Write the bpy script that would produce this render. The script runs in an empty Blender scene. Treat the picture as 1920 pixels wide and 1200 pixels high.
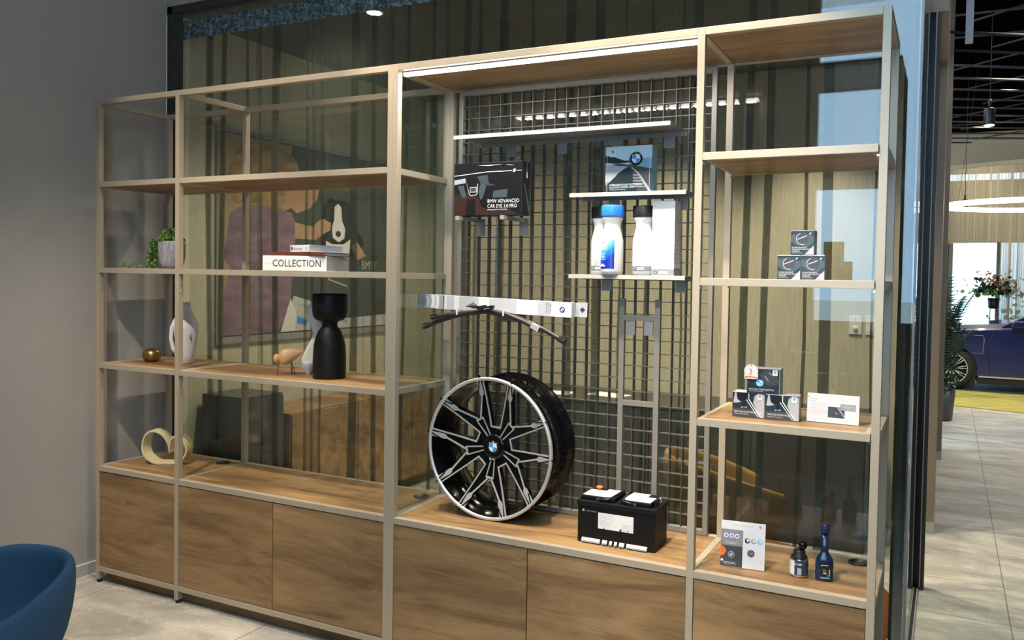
import bpy, bmesh, math, random
from mathutils import Vector, Matrix, Euler
R = math.radians
random.seed(7)
SC = bpy.context.scene
COL = SC.collection

# ------------------------------------------------------------------ camera
cd = bpy.data.cameras.new('camera'); cam = bpy.data.objects.new('camera', cd); COL.objects.link(cam)
cam.location = (4.59028558, -3.0420237, 1.86410311)
cam.rotation_euler = (R(88.27635401), R(-1.04951956), R(24.68558088))
cd.sensor_width = 36.0; cd.lens = 1483.068 / 1920 * 36
cd.shift_x = -138.587 / 1920; cd.shift_y = -32.366 / 1920
cd.clip_start = 0.05; cd.clip_end = 200
SC.camera = cam
SC.view_settings.view_transform = 'Standard'; SC.view_settings.look = 'None'
SC.view_settings.gamma = 1; SC.view_settings.use_curve_mapping = False
SC.view_settings.exposure = 0.0
SC.cycles.transparent_max_bounces = 32
SC.cycles.max_bounces = 10; SC.cycles.transmission_bounces = 10
SC.cycles.caustics_reflective = False; SC.cycles.caustics_refractive = False
SC.cycles.sample_clamp_indirect = 4.0

# ------------------------------------------------------------------ world (day sky outside)
W = bpy.data.worlds.new('World'); SC.world = W; W.use_nodes = True
wn = W.node_tree.nodes; bg = wn['Background']
bg.inputs[0].default_value = (0.62, 0.80, 1.0, 1); bg.inputs[1].default_value = 5.0

def light(name, kind, loc, energy, color=(1, 1, 1), rot=(0, 0, 0), **k):
    l = bpy.data.lights.new(name, kind); l.energy = energy; l.color = color
    for a, v in k.items(): setattr(l, a, v)
    o = bpy.data.objects.new(name, l); o.location = loc; o.rotation_euler = rot; COL.objects.link(o)
    return o
def aim(o, t):
    d = Vector(t) - o.location
    o.rotation_euler = d.to_track_quat('-Z', 'Y').to_euler()
    return o
WARM = (1.0, 0.86, 0.68)
# track spotlights above and in front of the shelving
for (x, y, z, e, tx, ty, tz, size) in (
        (0.75, -0.50, 4.0, 85, 0.55, 0.25, 0.9, 52), (1.75, -0.50, 4.0, 190, 1.5, 0.25, 0.9, 60),
        (2.30, -0.70, 4.0, 250, 2.8, 0.3, 0.9, 62), (3.40, -0.60, 4.0, 380, 3.8, 0.3, 0.9, 62)):
    aim(light('track_spot', 'SPOT', (x, y, z), e, WARM, spot_size=R(size), spot_blend=0.6, shadow_soft_size=0.03), (tx, ty, tz))
# second row, further out, washing the lower shelves, wall and floor
for (x, y, e, tx, ty, tz, size) in ((1.5, -1.75, 330, 0.8, 0.2, 1.25, 48), (3.35, -1.75, 560, 3.95, 0.2, 1.15, 40), (2.3, -1.7, 90, 2.4, 0.2, 0.7, 44), (0.75, -1.55, 150, 0.15, -0.75, 0.2, 52)):
    aim(light('track_spot', 'SPOT', (x, y, 4.0), e, (1.0, 0.88, 0.74), spot_size=R(size), spot_blend=0.9, shadow_soft_size=0.04), (tx, ty, tz))
# added area fill imitating ceiling bounce of the room's other lamps
light('ceiling_bounce_fill', 'AREA', (3.2, -1.9, 4.6), 12, (1.0, 0.9, 0.78), shape='RECTANGLE', size=3.5, size_y=2.0)
# daylight through the tall window behind the camera
light('window_daylight', 'AREA', (4.19, -3.70, 3.1), 44, (0.28, 0.58, 1.0), (R(90), 0, 0), shape='RECTANGLE', size=1.6, size_y=2.8)
# LED strip under the top board
LED_E = 17
# meeting room downlights behind the glass
BACK = []
for (x, y) in ((1.145, 1.089), (0.9, 2.3), (2.2, 1.6), (2.4, 2.7), (3.5, 1.7), (3.6, 2.7)):
    l = light('meeting_room_spot', 'SPOT', (x, y, 3.53), 155 if x < 2 else 270, (1.0, 0.89, 0.66), spot_size=R(125 if x < 2 else 96), spot_blend=0.9, shadow_soft_size=0.04)
# showroom
for (x, y, e) in ((5.6, 3.5, 150), (5.4, 6.0, 160), (5.2, 8.5, 220), (6.8, 9.5, 500), (5.0, 13.6, 260), (6.6, 13.6, 260)):
    light('showroom_spot', 'SPOT', (x, y, 5.0), e, (1.0, 0.9, 0.75), spot_size=R(110), spot_blend=0.8, shadow_soft_size=0.06)
aim(light('showroom_rug_spot', 'SPOT', (5.2, 9.5, 4.9), 500, (1.0, 0.9, 0.7), spot_size=R(50), spot_blend=0.6, shadow_soft_size=0.06), (5.4, 11.2, 0))
aim(light('showroom_wall_spot', 'SPOT', (5.2, 11.5, 4.4), 110, (1.0, 0.9, 0.76), spot_size=R(90), spot_blend=0.8, shadow_soft_size=0.06), (5.3, 16.0, 4.0))

# ------------------------------------------------------------------ materials
def mat(name, col, rough=0.5, metal=0.0, coat=0.0, emit=None, estr=0, spec=0.5, trans=0):
    m = bpy.data.materials.new(name); m.use_nodes = True
    b = m.node_tree.nodes['Principled BSDF']
    b.inputs['Base Color'].default_value = (*col, 1)
    b.inputs['Roughness'].default_value = rough
    b.inputs['Metallic'].default_value = metal
    b.inputs['Coat Weight'].default_value = coat
    b.inputs['Specular IOR Level'].default_value = spec
    b.inputs['Transmission Weight'].default_value = trans
    if emit:
        b.inputs['Emission Color'].default_value = (*emit, 1); b.inputs['Emission Strength'].default_value = estr
    return m
def nd(m, t, **k):
    n = m.node_tree.nodes.new(t)
    for a, v in k.items():
        if a.startswith('i_'): n.inputs[a[2:].replace('_', ' ')].default_value = v
        else: setattr(n, a, v)
    return n
def lk(m, a, b): m.node_tree.links.new(a, b)
def bsdf(m): return m.node_tree.nodes['Principled BSDF']
def ramp(m, src, stops):
    r = nd(m, 'ShaderNodeValToRGB'); e = r.color_ramp.elements
    while len(e) < len(stops): e.new(0.5)
    for i, (p, c) in enumerate(stops): e[i].position = p; e[i].color = (*c, 1)
    lk(m, src, r.inputs[0]); return r
def noise_col(m, stops, scale=(1, 1, 1), ns=5, detail=6, dist=0.0, rough=0.55, bump=0, coords='Object', offs=(0, 0, 0)):
    tc = nd(m, 'ShaderNodeTexCoord'); mp = nd(m, 'ShaderNodeMapping')
    mp.inputs['Scale'].default_value = scale; mp.inputs['Location'].default_value = offs
    lk(m, tc.outputs[coords], mp.inputs[0])
    n = nd(m, 'ShaderNodeTexNoise'); n.inputs['Scale'].default_value = ns; n.inputs['Detail'].default_value = detail
    n.inputs['Distortion'].default_value = dist; n.inputs['Roughness'].default_value = rough
    lk(m, mp.outputs[0], n.inputs[0]); r = ramp(m, n.outputs[0], stops)
    lk(m, r.outputs[0], bsdf(m).inputs['Base Color'])
    if bump:
        b = nd(m, 'ShaderNodeBump'); b.inputs['Strength'].default_value = bump; b.inputs['Distance'].default_value = 0.002
        lk(m, n.outputs[0], b.inputs['Height']); lk(m, b.outputs[0], bsdf(m).inputs['Normal'])
    return n, r, mp

M = {}
M['metal'] = mat('champagne_metal', (0.42, 0.355, 0.265), 0.42, 0.2)
def wood(name, k=1.0, offs=(0, 0, 0), rough=0.42):
    m = mat(name, (0.3, 0.18, 0.1), rough)
    n, r, mp = noise_col(m, [(0.30, (0.13*k, 0.070*k, 0.030*k)), (0.44, (0.23*k, 0.136*k, 0.060*k)), (0.56, (0.33*k, 0.203*k, 0.092*k)), (0.75, (0.43*k, 0.28*k, 0.135*k))],
                         (0.55, 3.2, 3.8), 2.2, 9, 0.9, 0.62, 0, 'Object', offs)
    # fine grain
    tc = nd(m, 'ShaderNodeTexCoord'); mp2 = nd(m, 'ShaderNodeMapping'); mp2.inputs['Scale'].default_value = (2, 60, 60)
    lk(m, tc.outputs['Object'], mp2.inputs[0]); n2 = nd(m, 'ShaderNodeTexNoise'); n2.inputs['Scale'].default_value = 4; n2.inputs['Detail'].default_value = 4
    lk(m, mp2.outputs[0], n2.inputs[0])
    mx = nd(m, 'ShaderNodeMix', data_type='RGBA', blend_type='MULTIPLY'); mx.inputs['Factor'].default_value = 0.75
    r2 = ramp(m, n2.outputs[0], [(0.3, (0.72, 0.68, 0.66)), (0.65, (1.08, 1.06, 1.04))])
    lk(m, r.outputs[0], mx.inputs['A']); lk(m, r2.outputs[0], mx.inputs['B'])
    # knots / dark cracks
    vo = nd(m, 'ShaderNodeTexVoronoi'); vo.inputs['Scale'].default_value = 2.6
    mp3 = nd(m, 'ShaderNodeMapping'); mp3.inputs['Scale'].default_value = (0.9, 1, 2.6); mp3.inputs['Location'].default_value = offs
    lk(m, tc.outputs['Object'], mp3.inputs[0]); lk(m, mp3.outputs[0], vo.inputs[0])
    r3 = ramp(m, vo.outputs['Distance'], [(0.0, (0.42, 0.36, 0.32)), (0.10, (1, 1, 1))])
    mx2 = nd(m, 'ShaderNodeMix', data_type='RGBA', blend_type='MULTIPLY'); mx2.inputs['Factor'].default_value = 0.8
    lk(m, mx.outputs['Result'], mx2.inputs['A']); lk(m, r3.outputs[0], mx2.inputs['B'])
    lk(m, mx2.outputs['Result'], bsdf(m).inputs['Base Color'])
    return m
M['wood'] = wood('oak_board', 1.0)
M['wood2'] = wood('oak_board_door', 0.92, (3.3, 1, 2.1), 0.5)
M['wood3'] = wood('oak_board_door_b', 0.92, (7.7, 2, 4.6), 0.5)
M['black'] = mat('black_plastic', (0.012, 0.012, 0.012), 0.45)
M['gloss_black'] = mat('gloss_black', (0.003, 0.003, 0.004), 0.14, 0, 0.15, spec=0.35)
M['matt_black'] = mat('matt_black', (0.005, 0.005, 0.0055), 0.5, spec=0.25)
M['alu'] = mat('machined_alloy', (0.72, 0.71, 0.70), 0.38, 0.65)
M['chrome'] = mat('chrome', (0.75, 0.75, 0.75), 0.15, 1.0)
M['white'] = mat('white_paint', (0.78, 0.77, 0.76), 0.45)
M['paper'] = mat('white_paper', (0.74, 0.73, 0.72), 0.6)
M['grey_print'] = mat('grey_print', (0.25, 0.24, 0.25), 0.5)
M['lgrey'] = mat('light_grey_print', (0.52, 0.53, 0.55), 0.5)
M['mgrey'] = mat('mid_grey_print', (0.33, 0.35, 0.37), 0.5)
M['dgrey'] = mat('dark_grey_print', (0.05, 0.055, 0.06), 0.4)
M['dteal'] = mat('dark_teal_print', (0.018, 0.032, 0.036), 0.3)
M['teal'] = mat('teal_grey_print', (0.06, 0.088, 0.093), 0.35)
M['ink'] = mat('black_print', (0.01, 0.01, 0.012), 0.3)
M['blue'] = mat('emblem_blue', (0.03, 0.25, 0.75), 0.3)
M['blue_cap'] = mat('blue_cap', (0.03, 0.22, 0.78), 0.35)
M['navy'] = mat('navy_plastic', (0.008, 0.02, 0.055), 0.22, 0, 0.3)
M['red'] = mat('red_print', (0.6, 0.03, 0.03), 0.4)
M['orange'] = mat('orange_plastic', (0.85, 0.16, 0.03), 0.4)
M['pink'] = mat('pale_pink_print', (0.75, 0.6, 0.58), 0.5)
M['lilac'] = mat('lilac_print', (0.45, 0.42, 0.52), 0.4)
M['sky_print'] = mat('pale_sky_print', (0.50, 0.63, 0.68), 0.35)
M['sea'] = mat('sea_print', (0.20, 0.37, 0.46), 0.35)
M['brown'] = mat('brown_leather_print', (0.035, 0.017, 0.013), 0.4)
M['dteal2'] = mat('slate_print', (0.05, 0.075, 0.085), 0.4)
M['silver'] = mat('silver_print', (0.42, 0.42, 0.44), 0.35)
M['green'] = mat('green_print', (0.03, 0.25, 0.06), 0.4)
M['cyan'] = mat('cyan_print', (0.15, 0.55, 0.8), 0.35)
M['bglass_white'] = mat('bottle_white', (0.66, 0.655, 0.65), 0.25, 0, 0.2)
M['plastic_grey'] = mat('grey_metal_shelf', (0.30, 0.30, 0.29), 0.45, 0.2)
M['grid'] = mat('grid_metal', (0.25, 0.235, 0.20), 0.42, 0.3)
M['bars'] = mat('grid_metal_shaded', (0.105, 0.10, 0.088), 0.4, 0.3)  # grid metal darkened: shade on the bars' sides put into the colour
M['ledge'] = mat('pale_metal_lip', (0.42, 0.39, 0.34), 0.4, 0.2)
M['brass'] = mat('brushed_brass', (0.33, 0.20, 0.06), 0.32, 0.9)
M['ceramic'] = mat('white_ceramic', (0.72, 0.71, 0.72), 0.45)
M['cream'] = mat('cream_wood_knot', (0.70, 0.60, 0.36), 0.55)
M['beech'] = mat('beech', (0.62, 0.36, 0.16), 0.4)
M['sand'] = mat('sand_ceramic', (0.68, 0.60, 0.48), 0.6)
M['frame_dark'] = mat('bronze_frame', (0.055, 0.045, 0.04), 0.45, 0.3)
M['taupe'] = mat('taupe_frame', (0.25, 0.20, 0.15), 0.5)
m = M['concrete'] = mat('concrete_pot', (0.3, 0.3, 0.32), 0.8)
noise_col(m, [(0.35, (0.19, 0.19, 0.21)), (0.6, (0.36, 0.36, 0.39))], (1, 1, 0.25), 60, 6, 0.3, 0.6, 0.4)
m = M['leaf'] = mat('leaf_green', (0.10, 0.22, 0.03), 0.5)
noise_col(m, [(0.35, (0.035, 0.09, 0.012)), (0.62, (0.18, 0.33, 0.06))], (1, 1, 1), 60, 2)
M['dleaf'] = mat('dark_leaf', (0.012, 0.04, 0.015), 0.4)
M['rleaf'] = mat('orange_leaf', (0.5, 0.16, 0.05), 0.5)
M['rubber'] = mat('tyre_rubber', (0.012, 0.012, 0.012), 0.7)
m = M['blue_fabric'] = mat('blue_wool', (0.03, 0.08, 0.16), 0.95, spec=0.2)
noise_col(m, [(0.3, (0.03, 0.08, 0.15)), (0.7, (0.06, 0.135, 0.235))], (1, 1, 1), 400, 3, bump=0.5)
m = M['wall'] = mat('wall_vinyl', (0.36, 0.34, 0.32), 0.75)
noise_col(m, [(0.35, (0.355, 0.33, 0.30)), (0.65, (0.385, 0.36, 0.33))], (1, 1, 1), 160, 3, bump=0.25)
M['cream_wall'] = mat('cream_wall', (0.58, 0.56, 0.42), 0.8)
M['ceil'] = mat('grey_ceiling', (0.10, 0.105, 0.10), 0.9)
M['base'] = mat('grey_baseboard', (0.42, 0.42, 0.40), 0.5)
M['trim_white'] = mat('white_line', (0.75, 0.75, 0.73), 0.5)
M['beige'] = mat('beige_wall', (0.50, 0.44, 0.33), 0.8)
M['black_ceil'] = mat('black_ceiling', (0.003, 0.003, 0.003), 1.0, spec=0.0)
M['truss'] = mat('truss_steel', (0.022, 0.019, 0.016), 0.7)
M['dark_taupe'] = mat('dark_taupe_panel', (0.075, 0.06, 0.042), 0.8)
M['galv'] = mat('galvanised_steel', (0.35, 0.35, 0.36), 0.5, 0.4)
m = M['floor'] = mat('stone_tile', (0.4, 0.38, 0.34), 0.45)
tc = nd(m, 'ShaderNodeTexCoord')
mp = nd(m, 'ShaderNodeMapping'); mp.inputs['Rotation'].default_value = (0, 0, R(18)); mp.inputs['Scale'].default_value = (0.9, 2.2, 1)
lk(m, tc.outputs['Object'], mp.inputs[0])
n1 = nd(m, 'ShaderNodeTexNoise'); n1.inputs['Scale'].default_value = 1.5; n1.inputs['Detail'].default_value = 10; n1.inputs['Distortion'].default_value = 1.2; n1.inputs['Roughness'].default_value = 0.62
lk(m, mp.outputs[0], n1.inputs[0])
c1 = ramp(m, n1.outputs[0], [(0.30, (0.26, 0.25, 0.225)), (0.48, (0.40, 0.375, 0.33)), (0.56, (0.49, 0.46, 0.40)), (0.72, (0.60, 0.565, 0.49))])
n2 = nd(m, 'ShaderNodeTexNoise'); n2.inputs['Scale'].default_value = 2.3; n2.inputs['Detail'].default_value = 8; n2.inputs['Distortion'].default_value = 2.4
lk(m, mp.outputs[0], n2.inputs[0])
c2 = ramp(m, n2.outputs[0], [(0.485, (0, 0, 0)), (0.5, (0.8, 0.8, 0.8)), (0.515, (0, 0, 0))])
mx = nd(m, 'ShaderNodeMix', data_type='RGBA', blend_type='ADD'); mx.inputs['Factor'].default_value = 0.17
lk(m, c1.outputs[0], mx.inputs['A']); lk(m, c2.outputs[0], mx.inputs['B'])
br = nd(m, 'ShaderNodeTexBrick'); br.offset = 0; br.inputs['Scale'].default_value = 1; br.inputs['Mortar Size'].default_value = 0.0035
br.inputs['Brick Width'].default_value = 1.2; br.inputs['Row Height'].default_value = 0.6
br.inputs['Color1'].default_value = (1, 1, 1, 1); br.inputs['Color2'].default_value = (0.93, 0.93, 0.93, 1); br.inputs['Mortar'].default_value = (0.38, 0.36, 0.33, 1)
mpb = nd(m, 'ShaderNodeMapping'); mpb.inputs['Location'].default_value = (-0.15, -0.05, 0)
lk(m, tc.outputs['Object'], mpb.inputs[0]); lk(m, mpb.outputs[0], br.inputs[0])
mx2 = nd(m, 'ShaderNodeMix', data_type='RGBA', blend_type='MULTIPLY'); mx2.inputs['Factor'].default_value = 1
lk(m, mx.outputs['Result'], mx2.inputs['A']); lk(m, br.outputs['Color'], mx2.inputs['B'])
lk(m, mx2.outputs['Result'], bsdf(m).inputs['Base Color'])
m = M['rug'] = mat('yellow_rug', (0.36, 0.31, 0.08), 1.0, spec=0.1)
noise_col(m, [(0.35, (0.27, 0.235, 0.05)), (0.65, (0.46, 0.41, 0.13))], (1, 6, 1), 3, 6)

def mixed(name, build):
    m = bpy.data.materials.new(name); m.use_nodes = True
    nt = m.node_tree; nt.nodes.remove(nt.nodes['Principled BSDF']); build(m, nt.nodes['Material Output']); return m
def glass(m, out, tint=(0.90, 0.94, 0.92), ior=1.5):
    t = nd(m, 'ShaderNodeBsdfTransparent'); t.inputs[0].default_value = (*tint, 1)
    g = nd(m, 'ShaderNodeBsdfGlossy'); g.inputs['Roughness'].default_value = 0.0
    f = nd(m, 'ShaderNodeFresnel'); ge = nd(m, 'ShaderNodeNewGeometry')   # both faces of a thin pane reflect alike
    io = nd(m, 'ShaderNodeMix', data_type='FLOAT'); io.inputs['A'].default_value = ior; io.inputs['B'].default_value = 1 / ior
    lk(m, ge.outputs['Backfacing'], io.inputs['Factor']); lk(m, io.outputs['Result'], f.inputs[0])
    x = nd(m, 'ShaderNodeMixShader'); lk(m, f.outputs[0], x.inputs[0]); lk(m, t.outputs[0], x.inputs[1]); lk(m, g.outputs[0], x.inputs[2])
    lk(m, x.outputs[0], out.inputs[0])
M['glass'] = mixed('clear_glass', glass)
M['pane'] = mixed('partition_glass', lambda m, o: glass(m, o, (0.96, 0.968, 0.958), 1.6))
def sheer(m, out):
    t = nd(m, 'ShaderNodeBsdfTransparent'); t.inputs[0].default_value = (0.955, 0.96, 0.94, 1)
    d = nd(m, 'ShaderNodeBsdfDiffuse'); d.inputs[0].default_value = (0.055, 0.080, 0.074, 1)
    tr = nd(m, 'ShaderNodeBsdfTranslucent'); tr.inputs[0].default_value = (0.04, 0.05, 0.042, 1)
    a = nd(m, 'ShaderNodeAddShader'); lk(m, d.outputs[0], a.inputs[0]); lk(m, tr.outputs[0], a.inputs[1])
    x = nd(m, 'ShaderNodeMixShader')
    tc = nd(m, 'ShaderNodeTexCoord'); mp = nd(m, 'ShaderNodeMapping'); mp.inputs['Scale'].default_value = (1, 1, 0.12)
    n = nd(m, 'ShaderNodeTexNoise'); n.inputs['Scale'].default_value = 90; lk(m, tc.outputs['Object'], mp.inputs[0]); lk(m, mp.outputs[0], n.inputs[0])
    r = ramp(m, n.outputs[0], [(0.3, (0.15, 0.15, 0.15)), (0.7, (0.27, 0.27, 0.27))])
    lk(m, r.outputs[0], x.inputs[0])
    lk(m, t.outputs[0], x.inputs[1]); lk(m, a.outputs[0], x.inputs[2]); lk(m, x.outputs[0], out.inputs[0])
M['sheer'] = mixed('sheer_curtain', sheer)
def emis(name, col, s):
    def b(m, out):
        e = nd(m, 'ShaderNodeEmission'); e.inputs[0].default_value = (*col, 1); e.inputs[1].default_value = s
        lk(m, e.outputs[0], out.inputs[0])
    return mixed(name, b)
M['led'] = emis('led_strip_light', (1, 0.97, 0.93), 10)
M['ring'] = emis('ring_light', (1, 0.95, 0.82), 9)
M['bulb'] = emis('downlight_bulb', (1, 0.93, 0.8), 25)
M['carpaint'] = mat('blue_car_paint', (0.003, 0.008, 0.075), 0.3, 0.3, 1.0)
M['chain'] = mat('gold_chain', (0.34, 0.28, 0.17), 0.4, 0.5)
M['outwall'] = mat('outside_white_wall', (0.8, 0.85, 0.9), 0.8)
M['outgrey'] = mat('outside_louvres', (0.3, 0.36, 0.42), 0.8)
M['asphalt'] = mat('outside_paving', (0.6, 0.6, 0.6), 0.9)
# gradient print for shampoo label
m = M['label_blue'] = mat('shampoo_label', (0.1, 0.4, 0.8), 0.3)
tc = nd(m, 'ShaderNodeTexCoord'); sx = nd(m, 'ShaderNodeSeparateXYZ'); lk(m, tc.outputs['Generated'], sx.inputs[0])
ma = nd(m, 'ShaderNodeMath', operation='MULTIPLY_ADD'); ma.inputs[1].default_value = -0.5; lk(m, sx.outputs['X'], ma.inputs[0]); lk(m, sx.outputs['Z'], ma.inputs[2])
rr = ramp(m, ma.outputs[0], [(0.0, (0.01, 0.03, 0.35)), (0.25, (0.01, 0.2, 0.72)), (0.5, (0.15, 0.55, 0.85)), (0.72, (0.8, 0.85, 0.87))])
lk(m, rr.outputs[0], bsdf(m).inputs['Base Color'])

# ------------------------------------------------------------------ mesh builder
_fc = {}
def text_mesh(s, size, align='LEFT', sx=1.0, ext=0.0):
    c = bpy.data.curves.new('t', 'FONT'); c.body = s; c.size = size; c.align_x = align; c.resolution_u = 2; c.extrude = ext
    o = bpy.data.objects.new('t', c)
    me = bpy.data.meshes.new_from_object(o); bpy.data.objects.remove(o); bpy.data.curves.remove(c)
    for v in me.vertices: v.co.x *= sx
    return me
class MB:
    def __init__(s): s.v = []; s.f = []; s.mi = []; s.sm = []; s.mats = []; s.cur = 0; s.smooth = False
    def m(s, mt):
        if isinstance(mt, str): mt = M[mt]
        if mt not in s.mats: s.mats.append(mt)
        s.cur = s.mats.index(mt); return s
    def add(s, vs, fs, smooth=None):
        if not s.mats: s.m('white')
        o = len(s.v); s.v += [tuple(v) for v in vs]
        for f in fs:
            s.f.append(tuple(o + i for i in f)); s.mi.append(s.cur); s.sm.append(s.smooth if smooth is None else smooth)
        return s
    def box(s, x0, y0, z0, x1, y1, z1):
        v = [(x, y, z) for x in (x0, x1) for y in (y0, y1) for z in (z0, z1)]
        return s.add(v, [(0, 1, 3, 2), (4, 6, 7, 5), (0, 4, 5, 1), (2, 3, 7, 6), (0, 2, 6, 4), (1, 5, 7, 3)], False)
    def obox(s, c, ax, ay, az):
        c, ax, ay, az = map(Vector, (c, ax, ay, az))
        v = [c + ax * i + ay * j + az * k for i in (-1, 1) for j in (-1, 1) for k in (-1, 1)]
        return s.add(v, [(0, 1, 3, 2), (4, 6, 7, 5), (0, 4, 5, 1), (2, 3, 7, 6), (0, 2, 6, 4), (1, 5, 7, 3)], False)
    def lathe(s, prof, n=40, c=(0, 0, 0), axis='z', sx=1, sy=1, sq=0, cap=True):
        vs = []; fs = []
        for r, h in prof:
            for i in range(n):
                a = 2 * math.pi * i / n; ca, sa = math.cos(a), math.sin(a)
                k = 1.0
                if sq: k = 1 / ((abs(ca) ** sq + abs(sa) ** sq) ** (1 / sq))
                x, y = r * ca * k * sx, r * sa * k * sy
                p = (x, y, h) if axis == 'z' else ((x, -h, y) if axis == 'y' else (h, x, y))
                vs.append((c[0] + p[0], c[1] + p[1], c[2] + p[2]))
        for j in range(len(prof) - 1):
            for i in range(n):
                k = (i + 1) % n; fs.append((j * n + i, j * n + k, (j + 1) * n + k, (j + 1) * n + i))
        if cap:
            fs.append(tuple(range(n))[::-1]); fs.append(tuple((len(prof) - 1) * n + i for i in range(n)))
        return s.add(vs, fs, True)
    def tube(s, pts, r, n=10, rs=None, closed=False):
        pts = [Vector(p) for p in pts]; vs = []; fs = []; N = len(pts)
        up = None
        for i, p in enumerate(pts):
            if closed: t = pts[(i + 1) % N] - pts[i - 1]
            else: t = pts[min(i + 1, N - 1)] - pts[max(i - 1, 0)]
            t.normalize()
            if up is None:
                up = Vector((0, 0, 1)) if abs(t.z) < 0.9 else Vector((1, 0, 0))
            a = t.cross(up).normalized(); b = a.cross(t).normalized(); up = b
            rr = rs[i] if rs else r
            for k in range(n):
                w = 2 * math.pi * k / n; vs.append(p + a * math.cos(w) * rr + b * math.sin(w) * rr)
        for i in range(N if closed else N - 1):
            j = (i + 1) % N
            for k in range(n):
                l = (k + 1) % n; fs.append((i * n + k, i * n + l, j * n + l, j * n + k))
        if not closed: fs.append(tuple(range(n))[::-1]); fs.append(tuple((N - 1) * n + k for k in range(n)))
        return s.add(vs, fs, True)
    def poly(s, pts, y0, th=0.0004):
        """flat polygon in the local xz plane facing -y, with thickness"""
        n = len(pts); v = [(x, y0, z) for x, z in pts] + [(x, y0 + th, z) for x, z in pts]
        ar = sum(pts[i][0] * pts[(i + 1) % n][1] - pts[(i + 1) % n][0] * pts[i][1] for i in range(n))
        a = tuple(range(n)); b = tuple(range(n, 2 * n))[::-1]
        if ar < 0: a = a[::-1]; b = b[::-1]
        return s.add(v, [a, b] + [(i, (i + 1) % n, n + (i + 1) % n, n + i) for i in range(n)], False)
    def rect(s, x0, z0, x1, z1, y0, th=0.0004): return s.poly([(x0, z0), (x1, z0), (x1, z1), (x0, z1)], y0, th)
    def disc(s, x, z, r, y0, n=28, th=0.0004, sx=1): return s.poly([(x + r * sx * math.cos(2 * math.pi * i / n), z + r * math.sin(2 * math.pi * i / n)) for i in range(n)], y0, th)
    def text(s, t, size, x, z, y0, align='LEFT', sx=1.0, rot=0):
        me = text_mesh(t, size, align, sx); c, sn = math.cos(rot), math.sin(rot)
        vs = [(x + v.co.x * c - v.co.y * sn, y0, z + v.co.x * sn + v.co.y * c) for v in me.vertices]
        fs = [tuple(p.vertices) for p in me.polygons]; bpy.data.meshes.remove(me)
        return s.add(vs, fs, False)
    def roundel(s, x, z, r, y0, letters=True, sx=1):
        s.m('ink').disc(x, z, r, y0, 36, sx=sx); s.m('paper').disc(x, z, r * 0.66, y0 - 0.0004, 36, sx=sx)
        s.m('blue')
        for a0 in (90, 270):
            s.poly([(x, z)] + [(x + sx * r * 0.62 * math.cos(R(a0 + 9 * k)), z + r * 0.62 * math.sin(R(a0 + 9 * k))) for k in range(11)], y0 - 0.0008)
        if letters:
            s.m('paper')
            for ch, a in (('B', 135), ('M', 90), ('W', 45)):
                s.text(ch, r * 0.38, x + sx * r * 0.75 * math.cos(R(a)), z + r * 0.75 * math.sin(R(a)) - r * 0.12 , y0 - 0.0006, 'CENTER', 1, 0)
        return s
    def build(s, name, parent=None, loc=None, rot=None, bevel=0, sub=0, seg=2):
        me = bpy.data.meshes.new(name); me.from_pydata(s.v, [], s.f); me.update()
        for mt in s.mats: me.materials.append(mt)
        for p, i, sm in zip(me.polygons, s.mi, s.sm): p.material_index = i; p.use_smooth = sm
        o = bpy.data.objects.new(name, me); COL.objects.link(o)
        if parent: o.parent = parent
        if loc: o.location = loc
        if rot: o.rotation_euler = rot
        if bevel:
            b = o.modifiers.new('bevel', 'BEVEL'); b.width = bevel; b.segments = seg; b.limit_method = 'ANGLE'; b.angle_limit = R(40)
        if sub:
            b = o.modifiers.new('sub', 'SUBSURF'); b.levels = sub; b.render_levels = sub
        return o
def thing(name, label, cat, loc=(0, 0, 0), rz=0, group=None, rot=None):
    o = bpy.data.objects.new(name, None); COL.objects.link(o); o.location = loc; o.rotation_euler = rot or (0, 0, rz)
    o['label'] = label; o['category'] = cat
    if group: o['group'] = group
    o.empty_display_size = 0.05
    return o
def tag(o, label, cat, group=None, kind=None):
    o['label'] = label; o['category'] = cat
    if group: o['group'] = group
    if kind: o['kind'] = kind
    return o
def struct(o): o['kind'] = 'structure'; return o
def copy_tree(o, parent=None):
    c = o.copy(); COL.objects.link(c); c.parent = parent
    for ch in list(o.children): copy_tree(ch, c)
    return c
def bar(mt, x0, y0, z0, x1, y1, z1, name, parent, bevel=0.0012):
    return MB().m(mt).box(x0, y0, z0, x1, y1, z1).build(name, parent, bevel=bevel)

# ================================================================== THE SETTING
XL = -0.138; YP = 0.575; YB = 3.40; ZC = 3.57; XR = 4.45; ZM = 4.8
def sbox(name, mt, *b): return struct(MB().m(mt).box(*b).build(name))
f = MB().m('floor').box(XL - 0.1, -3.75, -0.1, 9.5, 18.0, 0).build('floor'); struct(f)
sbox('wall_left', 'wall', XL - 0.1, -3.75, 0, XL, YP - 0.005, ZM + 0.1)
sbox('wall_left_meeting', 'cream_wall', XL - 0.1, YP + 0.06, 0, XL, YB + 0.1, ZC)
M['back_wall'] = mat('back_wall', (0.50, 0.455, 0.34), 0.8)
sbox('wall_back_meeting', 'back_wall', XL, YB, 0, 4.40, YB + 0.1, ZC)
sbox('ceiling_meeting', 'ceil', XL - 0.1, YP + 0.05, ZC, 4.40, YB + 0.1, ZC + 0.1)
sbox('ceiling', 'cream_wall', XL - 0.1, -3.75, ZM, 9.5, YP + 0.1, ZM + 0.1)
sbox('wall_above_partition', 'wall', XL - 0.1, YP - 0.005, ZC + 0.03, XR + 0.1, YP + 0.12, ZM)
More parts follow.
